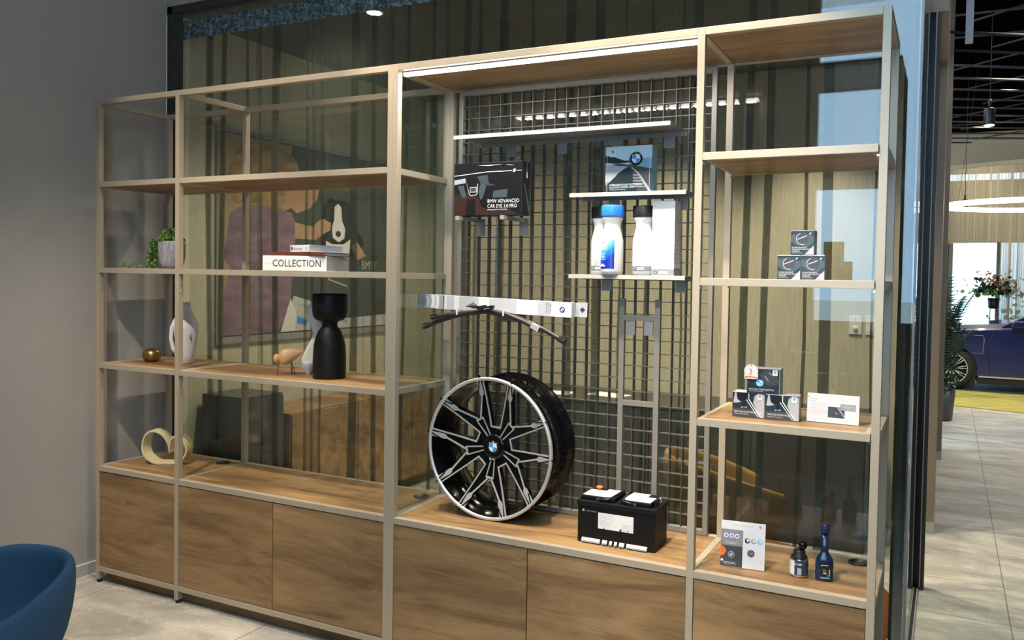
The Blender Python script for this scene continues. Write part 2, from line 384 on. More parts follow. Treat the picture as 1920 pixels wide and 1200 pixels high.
# rear wall of the lounge (behind the camera) with a tall window
w = MB().m('wall'); w.box(XL - 0.1, -3.85, 0, 3.38, -3.75, ZM); w.box(5.0, -3.85, 0, 9.5, -3.75, ZM); w.box(3.38, -3.85, 0, 5.0, -3.75, 1.5); struct(w.build('wall_rear'))
struct(MB().m('glass').box(3.38, -3.81, 1.5, 5.0, -3.80, ZM).build('window_rear'))
sbox('wall_right', 'wall', 9.5, -3.85, 0, 9.6, 18.0, 6.5)
# baseboard on the left wall
b = MB().m('base').box(XL, -3.75, 0.004, XL + 0.010, YP - 0.03, 0.075); b.m('trim_white').box(XL, -3.75, 0.075, XL + 0.011, YP - 0.03, 0.079)
b.box(XL, -3.75, 0, XL + 0.014, YP - 0.03, 0.004); struct(b.build('baseboard_left'))
# partition: frame, glass
b = MB().m('frame_dark')
b.box(XL, YP - 0.005, 0, XL + 0.055, YP + 0.06, ZC + 0.03); b.box(XL, YP - 0.005, ZC - 0.02, 4.42, YP + 0.06, ZC + 0.03)
b.box(XL, YP - 0.005, 0, 4.42, YP + 0.04, 0.03); struct(b.build('trim_partition', bevel=0.002))
b = MB().m('black').box(XL + 0.055, YP + 0.03, 0.03, XL + 0.085, YP + 0.05, ZC - 0.02); struct(b.build('trim_partition_gasket'))
struct(MB().m('pane').box(XL + 0.05, YP, 0.02, 4.452, YP + 0.012, ZC - 0.01).build('window_1'))
struct(MB().m('glass').box(4.445, YP + 0.014, 0.02, 4.455, 2.16, 3.50).build('window_2'))
b = MB().m('galv').box(4.452, YP - 0.004, 0, 4.462, YP + 0.014, 3.53); struct(b.build('trim_glass_corner'))
# sliding door jamb beyond the glass corner
b = MB().m('frame_dark')
b.box(4.415, 2.17, 0, 4.445, 2.24, 3.50); b.box(4.472, 2.17, 0, 4.500, 2.24, 3.50)
b.m('black').box(4.445, 2.20, 0, 4.472, 2.24, 3.50)
b.m('galv').box(4.438, 2.165, 0.02, 4.444, 2.17, 3.50).box(4.473, 2.165, 0.02, 4.479, 2.17, 3.50)
struct(b.build('door_1'))
# floor track / guide glass edge
b = MB().m('galv').box(4.437, 0.0, 0, 4.443, 2.17, 0.012).box(4.463, 0.0, 0, 4.469, 2.17, 0.012).m('black').box(4.443, 0.0, 0, 4.463, 2.17, 0.004); struct(b.build('trim_door_track'))
# pillars further down the corridor
b = MB().m('taupe').box(4.40, 3.40, 0, 4.532, 4.1, 6.0); b.m('base').box(4.398, 3.395, 0, 4.536, 4.1, 0.085); struct(b.build('wall_corridor_end'))
b = MB().m('taupe').box(4.43, 6.2, 0, 4.562, 6.8, 6.0); b.m('base').box(4.428, 6.195, 0, 4.566, 6.8, 0.085); struct(b.build('wall_corridor_pillar'))
sbox('wall_corridor', 'taupe', 4.30, 4.1, 0, 4.40, 6.2, 6.0)
b = MB().m('taupe').box(4.36, 2.17, 3.50, 4.54, 3.4, 6.0); struct(b.build('wall_over_door'))
# showroom shell
sbox('ceiling_showroom', 'black_ceil', 3.2, YP + 0.1, 6.4, 9.6, 16.2, 6.5)
sbox('wall_showroom_far', 'beige', 2.2, 16.0, 4.30, 9.6, 16.2, 5.17); sbox('wall_showroom_upper', 'black_ceil', 2.2, 15.9, 5.17, 9.6, 16.2, 6.4)
sbox('wall_showroom_left', 'beige', 2.2, 6.8, 0, 2.3, 16.0, 6.4)
b = MB().m('taupe')
for x in (4.60, 5.60, 8.2): b.box(x - 0.045, 17.4, 0, x + 0.045, 17.5, 3.55)
b.m('dark_taupe').box(2.2, 17.4, 2.87, 4.62, 17.5, 4.31).box(2.2, 17.4, 2.87, 9.5, 17.5, 4.31).box(2.2, 17.5, 0, 4.60, 17.6, 4.3); struct(b.build('window_frame_showroom'))
struct(MB().m('glass').box(4.6, 17.44, 0, 9.5, 17.45, 3.2).build('window_showroom'))
# outside
sbox('outdoor_ground', 'asphalt', -10, 18.0, -0.15, 30, 45, -0.05)
b = MB().m('outwall').box(-6, 30, 0, 22, 30.5, 9); b.m('outgrey')
for i in range(26): b.box(7.2 + i * 0.28, 29.9, 3.0, 7.34 + i * 0.28, 30, 5.2)
b.m('outwall').box(9.4, 29.0, 0, 9.7, 29.3, 5.5)
tag(b.build('neighbouring_building'), 'white building with vertical grey louvres across the street outside', 'building')

# ================================================================== SHELVING
Wt = 0.03; DY = 0.488
A0, B0, C0, M0, D0, E0 = 0.0, 0.678, 2.1384, 2.1686, 3.6595, 4.3464
ZB0, ZB1, ZC0, ZC1, ZT0, ZT1 = 0.070, 0.100, 0.6713, 0.7013, 2.8325, 2.8625
S = [(1.2845, 1.3141), (1.8489, 1.8786), (2.3515, 2.3812)]
Q = [(1.2886, 1.3183), (1.8468, 1.8765), (2.3408, 2.3705)]
def posts(par, xs):
    for x in xs:
        for y in (0, DY - Wt):
            bar('metal', x, y, 0.02, x + Wt, y + Wt, ZT1, 'post', par)
            MB().m('black').lathe([(0.013, 0), (0.014, 0.004), (0.014, 0.021)], 16, (x + Wt / 2, y + Wt / 2, 0)).build('foot', par)
def frame(par, name, xs, z0, z1, backrail=True, parts=True):
    """rectangular tube frame spanning posts xs at height z0..z1"""
    for a, c in zip(xs[:-1], xs[1:]):
        bar('metal', a + Wt, 0, z0, c, Wt, z1, name, par)
        if backrail: bar('metal', a + Wt, DY - Wt, z0, c, DY, z1, name, par)
    for x in xs: bar('metal', x, Wt, z0, x + Wt, DY - Wt, z1, name, par)
def screws(par, pts):
    for (x, y, z) in pts: MB().m('chrome').lathe([(0.0045, 0), (0.0045, 0.002), (0.002, 0.0035)], 10, (x, y, z), 'x').build('screw', par)
def grommet(par, x, y, z):
    MB().m('black').lathe([(0.040, 0), (0.040, 0.004), (0.033, 0.0045), (0.031, 0.001)], 28, (x, y, z)).build('cable_grommet', par)

ua = thing('shelving_unit', 'tall champagne metal shelving unit with oak shelves and open top against left wall', 'shelving unit', (0, 0, 0))
posts(ua, (A0, B0, C0))
frame(ua, 'top_rail', (A0, B0, C0), ZT0, ZT1); frame(ua, 'bottom_rail', (A0, B0, C0), ZB0, ZB1); fc = frame(ua, 'counter_frame', (A0, B0, C0), ZC0, ZC1)
for a, c in ((A0, B0), (B0, C0)):
    MB().m('wood').box(a + Wt + 0.001, Wt, ZC0 + 0.004, c - 0.001, DY - Wt, ZC1 - 0.0015).build('countertop', ua)
    for z0, z1 in S:
        sh = MB().m('metal'); g = 0.0015
        sh.box(a + Wt + g, 0.001, z0, c - g, 0.026, z1); sh.box(a + Wt + g, DY - 0.03, z0, c - g, DY - 0.005, z1)
        sh.box(a + Wt + g, 0.026, z0, a + Wt + g + 0.02, DY - 0.03, z1); sh.box(c - g - 0.02, 0.026, z0, c - g, DY - 0.03, z1)
        so = sh.build('shelf', ua, bevel=0.001)
        MB().m('wood').box(a + Wt + g + 0.02, 0.026, z0 + 0.001, c - g - 0.02, DY - 0.03, z1 - 0.001).build('shelf_board', so)
for z0, z1 in S:                                    # side rails carrying the shelves
    for x in (A0, B0, C0): bar('metal', x + 0.002, Wt, z0, x + Wt - 0.002, DY - Wt, z1, 'side_rail', ua)
def door(par, x0, x1, mt='wood2'): return MB().m(mt).box(x0 + 0.002, 0.004, ZB1 + 0.0025, x1 - 0.002, 0.022, ZC0 - 0.005).build('door', par, bevel=0.001)
door(ua, A0 + Wt, B0); door(ua, B0 + Wt, 1.4155, 'wood3'); door(ua, 1.4165, C0)
MB().m('wood2').box(A0 + Wt + 0.03, 0.058, 0.0, C0, 0.076, 0.068).build('plinth', ua)
MB().m('dgrey').box(A0 + Wt, 0.03, ZB1 + 0.001, C0, DY - 0.03, ZC0 - 0.01).build('cabinet_interior', ua)
grommet(ua, 0.588, 0.405, ZC1 - 0.001); grommet(ua, 2.09, 0.368, ZC1 - 0.001)
sp = []
for x in (A0 + Wt, B0 + Wt):
    for z in (1.19, 1.225, 1.262, 1.345, 1.90, 1.83, 1.79, 1.75): sp.append((x, 0.014, z))
screws(ua, sp)
MB().m('glass').box(C0 + 0.008, Wt, ZC1, C0 + 0.014, DY - Wt, ZT0).build('glass_side_panel', ua)

ub = thing('shelving_unit', 'tall champagne metal shelving unit with wood top board and wire grid, right of open-top unit', 'shelving unit', (0, 0, 0))
posts(ub, (M0, D0, E0))
frame(ub, 'top_rail', (M0, D0, E0), ZT0, ZT1); frame(ub, 'bottom_rail', (M0, D0, E0), ZB0, ZB1); frame(ub, 'counter_frame', (M0, D0, E0), ZC0, ZC1)
for a, c in ((M0, D0), (D0, E0)):
    MB().m('wood').box(a + Wt + 0.001, Wt, ZC0 + 0.004, c - 0.001, DY - Wt, ZC1 - 0.0015).build('countertop', ub)
    MB().m('wood').box(a + Wt + 0.001, Wt, ZT0 + 0.003, c - 0.001, DY - Wt, ZT1 - 0.001).build('top_board', ub)
for z0, z1 in Q:
    sh = MB().m('metal'); g = 0.0025; a, c = D0, E0
    sh.box(a + Wt + g, -0.006, z0, c - g, 0.018, z1); sh.box(a + Wt + g, DY - 0.03, z0, c - g, DY - 0.005, z1)
    sh.box(a + Wt + g, 0.018, z0, a + Wt + g + 0.02, DY - 0.03, z1); sh.box(c - g - 0.02, 0.018, z0, c - g, DY - 0.03, z1)
    so = sh.build('shelf', ub, bevel=0.001)
    MB().m('wood').box(a + Wt + g + 0.02, 0.018, z0 + 0.001, c - g - 0.02, DY - 0.03, z1 - 0.001).build('shelf_board', so)
    MB().m('metal').box(E0 + 0.004, Wt, z0 - 0.004, E0 + Wt - 0.003, DY - Wt, z1).build('side_rail', ub)
    for y in (0.012, DY - 0.05):
        for x in (D0 + Wt, E0 - 0.008): MB().m('chrome').box(x, y, z0 - 0.012, x + 0.008, y + 0.012, z0 - 0.006).build('shelf_pin', ub)
door(ub, M0 + Wt, 2.9295); door(ub, 2.9305, D0, 'wood3'); door(ub, D0 + Wt, E0)
MB().m('wood2').box(M0 + Wt, 0.058, 0.0, E0, 0.076, 0.068).build('plinth', ub)
MB().m('dgrey').box(M0 + Wt, 0.03, ZB1 + 0.001, E0, DY - 0.03, ZC0 - 0.01).build('cabinet_interior', ub)
grommet(ub, 4.277, 0.415, ZC1 - 0.001)
screws(ub, [(M0 + Wt, 0.012, 2.80), (M0 + Wt, 0.012, 2.765), (M0 + Wt, 0.012, 1.455)] + [(M0 + Wt, 0.475, z) for z in (2.72, 2.685, 1.455)])
# LED strip
MB().m('metal').box(M0 + Wt + 0.004, 0.030, ZT0 - 0.006, D0 - 0.004, 0.052, ZT0 + 0.002).build('light_channel', ub)
MB().m('led').box(M0 + Wt + 0.006, 0.031, ZT0 - 0.020, D0 - 0.006, 0.053, ZT0 - 0.006).build('light_strip', ub)
light('led_strip_lamp', 'AREA', ((M0 + D0) / 2 + 0.015, 0.041, ZT0 - 0.023), LED_E, (1, 0.96, 0.9), (0, 0, 0), shape='RECTANGLE', size=1.42, size_y=0.02)

# wire grid panel
GY = 0.447
g = thing('display_grid', 'large grey metal grid display panel standing upright in the middle bay', 'grid panel', (2.93, GY, ZC1))
gx0, gx1, gz0, gz1 = 2.242 - 2.93, 3.618 - 2.93, 0.0, 2.826 - ZC1
b = MB().m('grid'); fw = 0.024; fd = 0.028
b.box(gx0, 0, gz0, gx0 + fw, fd, gz1).box(gx1 - fw, 0, gz0, gx1, fd, gz1).box(gx0 + fw, 0, gz0, gx1 - fw, fd, gz0 + fw).box(gx0 + fw, 0, gz1 - fw, gx1 - fw, fd, gz1)
b.build('panel_frame', g, bevel=0.0015)
x = 2.302 - 2.93
while x < gx1 - 0.04:
    MB().m('bars').box(x - 0.0017, 0.001, gz0 + fw, x + 0.0017, 0.031, gz1 - fw).build('vertical_bar', g); x += 0.0625
z = 2.742 - ZC1
while z > gz0 + 0.04:
    MB().m('bars').box(gx0 + fw, 0.0015, z - 0.0018, gx1 - fw, 0.0225, z + 0.0018).build('horizontal_bar', g); z -= 0.0612

# metal ledges on the grid
def ledge(x0, x1, y0, z1, label, tabs):
    t = thing('metal_ledge', label, 'shelf', ((x0 + x1) / 2, GY, z1), group='metal ledges hooked on the wire grid')
    h = (x1 - x0) / 2; yf = y0 - GY
    b = MB().m('plastic_grey').box(-h, yf, -0.0025, h, -0.003, 0)
    b.m('ledge'); b.add([(-h, yf, 0.001), (h, yf, 0.001), (h, yf - 0.003, -0.018), (-h, yf - 0.003, -0.018), (-h, yf + 0.003, 0.001), (h, yf + 0.003, 0.001), (h, yf + 0.001, -0.018), (-h, yf + 0.001, -0.018)],
                       [(3, 2, 1, 0), (4, 5, 6, 7), (0, 1, 5, 4), (2, 3, 7, 6), (1, 2, 6, 5), (3, 0, 4, 7)])
    b.m('plastic_grey').box(-h, -0.006, -0.022, h, -0.003, 0)
    b.build('ledge_plate', t, bevel=0.0006)
    for u in tabs: MB().m('plastic_grey').box(u - t.location.x - 0.026, -0.008, -0.075, u - t.location.x + 0.026, -0.003, -0.022).build('hanging_tab', t)
    return t
LZ1, LZ2, LZ3 = 2.548, 2.262, 1.884
ledge(2.375, 3.483, 0.205, LZ1, 'longest empty metal ledge near the top of the wire grid', (2.56, 2.85, 3.14, 3.40))
ledge(2.962, 3.530, 0.30, LZ2, 'short metal ledge carrying the emblem cap box', (3.13, 3.47))
ledge(2.964, 3.533, 0.30, LZ3, 'short metal ledge carrying white care bottles', (3.10, 3.47))
# bracket with two arms under the car camera box
t = thing('grid_bracket', 'pair of square metal arms holding up the dark car camera box', 'bracket', (2.52, GY, 2.15))
for x in (2.390, 2.643):
    a = MB().m('plastic_grey').box(x - 2.53, 0.225 - GY, -0.008, x - 2.51, -0.010, 0.010); a.m('metal').box(x - 2.531, 0.222 - GY, -0.009, x - 2.509, 0.225 - GY, 0.011); a.build('arm', t)
    MB().m('plastic_grey').box(x - 2.543, -0.010, -0.075, x - 2.497, -0.003, 0.012).build('hanging_tab', t)
# bracket under wiper carton
t = thing('grid_bracket', 'flat grey bracket just under the long wiper carton', 'bracket', (2.58, GY, 1.69))
MB().m('plastic_grey').box(-0.09, 0.28 - GY, -0.008, 0.09, -0.003, 0.0).build('support_plate', t); MB().m('plastic_grey').box(-0.09, -0.010, -0.045, 0.09, -0.003, -0.008).build('hanging_tab', t)
# ladder frame
t = thing('ladder_bracket', 'tall narrow ladder-shaped metal frame hooked on lower right of grid', 'bracket', (3.277, GY - 0.025, ZC1))
for x in (3.188, 3.366): MB().m('grid').box(x - 3.277 - 0.013, 0, 0.0, x - 3.277 + 0.013, 0.022, 1.775 - ZC1).build('upright', t, bevel=0.001)
for z in (1.685, 1.283): MB().m('grid').box(-0.076, 0.001, z - ZC1 - 0.012, 0.076, 0.020, z - ZC1 + 0.012).build('crossbar', t)
for x in (-0.045, 0.045): MB().m('plastic_grey').box(x - 0.022, 0.004, 1.605 - ZC1, x + 0.022, 0.012, 1.673 - ZC1).build('hanging_tab', t)

# ================================================================== WHEEL
WR = 0.343; WX, WYF, WZ = 2.612, 0.175, ZC1 + 0.343
wh = thing('alloy_wheel', 'large black and machined silver ten-spoke alloy car wheel on oak counter', 'wheel', (WX, WYF, ZC1))
cz = WR
def dep(r): r = min(r / WR, 1); return 0.004 + 0.062 * (1 - r ** 1.6)
b = MB().m('gloss_black')
prof = [(WR * 0.955, -0.004), (WR * 0.95, -0.03), (WR * 0.90, -0.07), (WR * 0.86, -0.12), (WR * 0.88, -0.2), (WR * 0.95, -0.245), (WR * 0.955, -0.255), (WR * 0.985, -0.257), (WR, -0.25), (WR * 0.99, -0.235), (WR * 0.93, -0.225),
        (WR * 0.925, -0.2), (WR * 0.90, -0.19), (WR * 0.885, -0.12), (WR * 0.92, -0.06), (WR * 0.96, -0.045), (WR * 0.985, -0.03), (WR * 1.0, -0.012)]
b.lathe(prof, 96, (0, 0, cz), 'y', cap=False); b.build('barrel', wh)
MB().m('alu').lathe([(WR * 1.0, -0.014), (WR * 1.0, -0.002), (WR * 0.992, 0.001), (WR * 0.965, 0.001), (WR * 0.953, -0.006)], 96, (0, 0, cz), 'y', cap=False).build('rim_lip', wh)
def rotp(p, a): c, s = math.cos(a), math.sin(a); return (p[0] * c - p[1] * s, p[0] * s + p[1] * c)
def lerp_poly(pts, n):
    """resample polyline with n points per segment"""
    out = []
    for a, c in zip(pts[:-1], pts[1:]):
        for i in range(n): out.append((a[0] + (c[0] - a[0]) * i / n, a[1] + (c[1] - a[1]) * i / n))
    return out + [pts[-1]]
def w3(p, off=0.0):
    x, z = p[0] * WR, p[1] * WR
    return (x, dep(math.hypot(x, z)) - off, cz + z)
def strip(b, A, Bp, th, off=0.0):
    n = len(A); vs = []
    for a, c in zip(A, Bp):
        fa, fb = w3(a, off), w3(c, off); vs += [fa, fb, (fb[0] * 0.995, fb[1] + th, cz + (fb[2] - cz) * 0.995), (fa[0] * 0.995, fa[1] + th, cz + (fa[2] - cz) * 0.995)]
    fs = []
    for i in range(n - 1):
        k = 4 * i
        for q in range(4): fs.append((k + q, k + (q + 1) % 4, k + 4 + (q + 1) % 4, k + 4 + q))
    fs += [(3, 2, 1, 0), (4 * n - 4, 4 * n - 3, 4 * n - 2, 4 * n - 1)]
    b.add(vs, fs, False)
def ribbon(b, pts, w, off=0.0025, th=0.006):
    P = lerp_poly(pts, 10); L = []; Rr = []
    for i, p in enumerate(P):
        q0, q1 = P[max(i - 1, 0)], P[min(i + 1, len(P) - 1)]
        dx, dy = q1[0] - q0[0], q1[1] - q0[1]; l = math.hypot(dx, dy) or 1
        nx, ny = -dy / l, dx / l; ww = w(i / (len(P) - 1)) if callable(w) else w
        L.append((p[0] + nx * ww / 2, p[1] + ny * ww / 2)); Rr.append((p[0] - nx * ww / 2, p[1] - ny * ww / 2))
    strip(b, L, Rr, th, off)
for gi, cdeg in enumerate((264, 336, 48, 120, 192)):
    base = R(cdeg - 90)
    for sgn in (1, -1):
        mir = lambda p: rotp((p[0] * sgn, p[1]), base)
        # sgn=+1 is the clockwise side (x>0 in the group frame with y pointing outwards)
        u = lambda p: rotp(p, -R(36))
        A = [(0.0, 0.10), (0.0, 0.44), (0.012, 0.47), (0.335, 0.895), (0.345, 0.925)]
        Bq = [u((0.0, 0.10)), u((0.0, 0.262)), u((-0.070, 0.275)), u((-0.190, 0.90)), u((-0.196, 0.945))]
        A2 = [mir(p) for p in lerp_poly(A, 6)]; B2 = [mir(p) for p in lerp_poly(Bq, 6)]
        b = MB().m('gloss_black'); strip(b, A2, B2, 0.034) if sgn > 0 else strip(b, B2, A2, 0.034)
        sp_ = b.build('spoke', wh)
        # machined lines
        l = MB().m('alu')
        ribbon(l, [mir(p) for p in [(0.028, 0.455), (0.225, 0.70)]], 0.024)
        ribbon(l, [mir(p) for p in [(0.222, 0.70), (0.262, 0.752), (0.330, 0.925)]], lambda t: 0.026 + 0.05 * min(1, t * 3) * (1 - 0.25 * t))
        ribbon(l, [mir(p) for p in [u((-0.075, 0.285)), u((-0.197, 0.90)), u((-0.20, 0.945))]], 0.019)
        ribbon(l, [mir(p) for p in [(0.022, 0.145), (0.056, 0.43)]], 0.017)
        l.build('machined_edge', sp_)
        MB_ = MB().m('gloss_black'); ribbon(MB_, [mir(p) for p in [(0.245, 0.80), (0.36, 0.935), (0.372, 0.965)]], 0.016, 0.005, 0.01); MB_.build('groove', sp_)
    mir = lambda p: rotp(p, base)
    l = MB().m('alu'); ribbon(l, [mir((-0.064, 0.437)), mir((0.064, 0.437))], 0.026); ribbon(l, [mir((-0.026, 0.150)), mir((0.026, 0.150))], 0.018)
    l.build('machined_crotch', wh)
    l = MB().m('alu'); um = lambda p: rotp(rotp(p, -R(36)), base); ribbon(l, [um((-0.083, 0.283)), um((0.083, 0.283))], 0.022); l.build('machined_crotch', wh)
b = MB().m('gloss_black').lathe([(0.062, -0.085), (0.062, -0.058), (0.056, -0.052), (0.040, -0.050)], 40, (0, 0, cz), 'y'); b.build('hub', wh)
b = MB().roundel(0, cz, 0.034, 0.0485); b.build('centre_cap', wh)
b = MB().m('cyan').rect(-0.022, cz - 0.062, -0.012, cz - 0.052, 0.052).m('red').rect(-0.012, cz - 0.062, -0.004, cz - 0.052, 0.052).m('silver').rect(-0.004, cz - 0.062, 0.008, cz - 0.052, 0.052)
b.build('spoke_badge', wh)
MB().m('dgrey').lathe([(0.10, -0.12), (0.10, -0.075), (0.06, -0.07)], 40, (0, 0, cz), 'y').build('hub_back', wh)

# ================================================================== BATTERY
bt = thing('car_battery', 'black car battery with white stickers on lid, on counter right of wheel', 'battery', (3.30, 0.20, ZC1), R(0.8))
bw, bd = 0.181, 0.083
b = MB().m('matt_black').box(-bw, -bd, 0.0, bw, bd, 0.162); b.build('case', bt, bevel=0.004)
b = MB().m('matt_black').box(-bw - 0.004, -bd - 0.005, 0.162, bw + 0.004, bd + 0.005, 0.186); b.build('lid_rim', bt, bevel=0.004)
b = MB().m('matt_black').box(-bw + 0.008, -bd + 0.012, 0.186, 0.0 - 0.012, bd - 0.01, 0.206); b.box(0.014, -bd + 0.012, 0.186, bw - 0.024, bd - 0.01, 0.206); b.build('lid', bt, bevel=0.004)
b = MB().m('paper')
b.add([(-bw + 0.016, -bd + 0.018, 0.2063), (-0.060, -bd + 0.018, 0.2063), (-0.020, -bd + 0.035, 0.2063), (-0.020, bd - 0.020, 0.2063), (-0.09, bd - 0.020, 0.2063), (-0.09, bd - 0.05, 0.2063), (-bw + 0.016, bd - 0.05, 0.2063)], [(0, 1, 2, 3, 4, 5, 6)])
b.build('lid_sticker', bt)
b = MB().m('paper'); b.add([(0.022, -bd + 0.035, 0.2063), (0.045, -bd + 0.018, 0.2063), (bw - 0.03, -bd + 0.018, 0.2063), (bw - 0.03, 0.02, 0.2063), (0.11, 0.02, 0.2063), (0.11, bd - 0.018, 0.2063), (0.03, bd - 0.018, 0.2063)], [(0, 1, 2, 3, 4, 5, 6)])
b.build('lid_sticker', bt)
b = MB().m('red')
for k, (xx, yy, wd) in enumerate(((-0.155, -0.02, 0.05), (-0.15, -0.045, 0.03), (-0.075, 0.035, 0.035), (-0.10, -0.035, 0.02))): b.box(xx, yy, 0.2063, xx + wd, yy + 0.004, 0.2067)
b.build('sticker_print', bt)
MB().m('orange').lathe([(0.014, 0.206), (0.014, 0.216), (0.010, 0.219)], 20, (-0.135, 0.055, 0), sx=1.1).build('terminal_cap', bt)
MB().m('chrome').lathe([(0.009, 0.186), (0.009, 0.212), (0.007, 0.214)], 16, (bw - 0.012, 0.02, 0)).build('terminal', bt)
b = MB().m('matt_black').box(bw - 0.02, -0.045, 0.186, bw - 0.004, -0.015, 0.215); b.build('terminal_guard', bt, bevel=0.002)
for sx, x0, x1 in ((1, -0.085, -0.016), (-1, 0.085, 0.016)):
    h = MB().m('black').lathe([(0.011, 0), (0.012, 0.004), (0.006, 0.007)], 16, (x0, -bd + 0.004, 0.192 if sx > 0 else 0.190), 'y')
    h.tube([(x0, -bd, 0.197), (x0 + (x1 - x0) * 0.7, -bd - 0.001, 0.203), (x1 + (0.01 if sx < 0 else -0.01), -bd + 0.02, 0.208), (x1, bd - 0.03, 0.212)], 0.0045, 8)
    h.build('carry_handle', bt)
b = MB().m('paper').rect(-0.082, 0.070, 0.083, 0.140, -bd - 0.0006).m('lgrey')
for k in range(9): b.rect(-0.076, 0.133 - k * 0.006, -0.076 + (0.065, 0.07, 0.05, 0.07, 0.03, 0.06, 0.06, 0.045, 0.05)[k], 0.1345 - k * 0.006, -bd - 0.001)
for k in range(4): b.rect(0.028, 0.1 - k * 0.007, 0.028 + (0.05, 0.045, 0.035, 0.05)[k], 0.102 - k * 0.007, -bd - 0.001)
b.m('ink').rect(-0.056, 0.070, -0.051, 0.076, -bd - 0.001).rect(0.020, 0.070, 0.028, 0.080, -bd - 0.001).rect(0.056, 0.072, 0.061, 0.077, -bd - 0.001)
b.build('label_plate', bt)
b = MB().m('mgrey').rect(-0.158, 0.137, -0.148, 0.147, -bd - 0.0006); b.text('Genuine battery'[:0] or 'BMW GROUP', 0.008, -0.138, 0.138, -bd - 0.0006); b.build('moulded_lettering', bt)
b = MB().m('mgrey')
x = -0.158
for wd in (0.088, 0.024, 0.013, 0.013, 0.024, 0.094):
    b.add([(x, -bd - 0.0005, 0.022), (x + wd, -bd - 0.0005, 0.022), (x + wd, -bd - 0.010, 0.010), (x, -bd - 0.010, 0.010), (x, -bd, 0.004), (x + wd, -bd, 0.004), (x + wd, -bd - 0.010, 0.004), (x, -bd - 0.010, 0.004)],
          [(0, 3, 2, 1), (3, 7, 6, 2), (7, 4, 5, 6), (0, 1, 5, 4), (1, 2, 6, 5), (0, 4, 7, 3)]); x += wd + 0.010
b.build('foot_ledge', bt)

# ================================================================== CURTAIN
def curtain_path(x0, x1, seed):
    rnd = random.Random(seed); pts = []; x = x0
    while x < x1:
        g = rnd.choice((0.05, 0.09, 0.13, 0.17)) * rnd.uniform(0.8, 1.25); w = rnd.choice((0.008, 0.014, 0.030, 0.045))
        n = 4
        for i in range(n): pts.append((x + g * i / n, 0.022 * math.sin(i / n * math.pi) * rnd.choice((-1, 1))))
        x += g
        pts += [(x, 0.0), (x + w, -0.0015), (x + w + 0.001, -0.003), (x, -0.0045), (x - 0.001, -0.006), (x + w, -0.0075), (x + w + 0.001, -0.009), (x, -0.0105), (x - 0.001, -0.012), (x + w, -0.0135), (x + w + 0.001, -0.015), (x, -0.0165), (x - 0.001, -0.018), (x + w, -0.0195), (x + w + 0.004, -0.010)]
        x += w + 0.006
    return pts
cp = curtain_path(XL + 0.04, 4.40, 11); cv = []; cf = []; zr = [0.03, 0.8, 1.6, 2.4, 3.1, 3.40, 3.535]
CN = len(cp)
for j, z in enumerate(zr):
    rnd = random.Random(3)
    for i, (x, y) in enumerate(cp):
        sw = 0.012 * math.sin(x * 9 + z * 1.7) + 0.006 * math.sin(x * 31 + z * 3)
        cv.append((min(max(x + sw * (0.4 + 0.25 * (3.5 - z)), XL + 0.02), 4.425), 0.70 + y + 0.01 * math.sin(x * 13 + z), z))
for j in range(len(zr) - 1):
    for i in range(CN - 1): cf.append((j * CN + i, j * CN + i + 1, (j + 1) * CN + i + 1, (j + 1) * CN + i))
b = MB().m('sheer'); b.add(cv, cf, True)
cur = b.build('sheer_curtain'); tag(cur, 'dark green-grey sheer pleated curtain hanging behind the glass partition', 'curtain')
m = M['header'] = mat('curtain_header', (0.10, 0.19, 0.24), 0.35, 0.2)
noise_col(m, [(0.45, (0.03, 0.07, 0.09)), (0.62, (0.30, 0.45, 0.55))], (1, 1, 1), 45, 5, 1.0, bump=0.8)
b = MB().m('header')
hv = [(x, 0.66 + y * 0.4, z) for z in (3.405, 3.53) for x, y in [(XL + 0.03 + i * 0.012, 0.012 * math.sin(i * 1.1) + 0.008 * math.sin(i * 2.7)) for i in range(372)]]
b.add(hv, [(i, i + 1, 372 + i + 1, 372 + i) for i in range(371)], True); b.build('header_tape', cur)
# second, end fold of curtain bunched near the glass corner
M['dense'] = mat('dense_curtain', (0.035, 0.05, 0.045), 0.8)
b = MB().m('dense'); pts = []
for i in range(46): pts.append((4.425 - 0.03 * (i % 2) - 0.01 * math.sin(i), 0.66 + i * 0.012))
b.add([(x, y, z) for z in (0.03, 3.5) for x, y in pts], [(i, i + 1, 47 + i, 46 + i) for i in range(45)], True)
tag(b.build('sheer_curtain'), 'bunched end of the green curtain at the glass corner by the doorway', 'curtain')

# ================================================================== MEETING ROOM (behind the curtain)
# poster on the left wall; local x runs along +y of the room, local -y faces +x
po = thing('framed_poster', 'large framed photo poster of a woman in mauve jumper with a dog, behind curtain', 'poster', (XL + 0.02, 1.90, 1.37), 0)
po.rotation_euler = (0, 0, R(90))
# local x -> world y ; local z up ; local -y -> world +x
b = MB().m('galv').box(-0.95, -0.0, -0.02, 0.95, 0.018, 1.53); b.build('frame', po)
mv = mat('mauve_jumper', (0.22, 0.13, 0.19), 0.9); gr = mat('dark_jacket', (0.045, 0.06, 0.05), 0.8); tn = mat('tan_backdrop', (0.34, 0.28, 0.16), 0.8); hr = mat('fair_hair', (0.34, 0.22, 0.10), 0.8); sk = mat('skin_print', (0.46, 0.27, 0.16), 0.7)
noise_col(hr, [(0.35, (0.22, 0.14, 0.06)), (0.65, (0.46, 0.32, 0.16))], (1, 14, 3), 6, 5); noise_col(mv, [(0.35, (0.17, 0.10, 0.15)), (0.65, (0.27, 0.17, 0.23))], (1, 60, 3), 6, 3)
b = MB().m(gr).rect(-0.93, 0.03, 0.93, 1.50, -0.001)
b.m(tn).poly([(-0.93, 0.05), (-0.93, 1.49), (-0.25, 1.49), (-0.30, 1.2), (-0.62, 1.0), (-0.79, 0.54), (-0.80, 0.05)], -0.002)
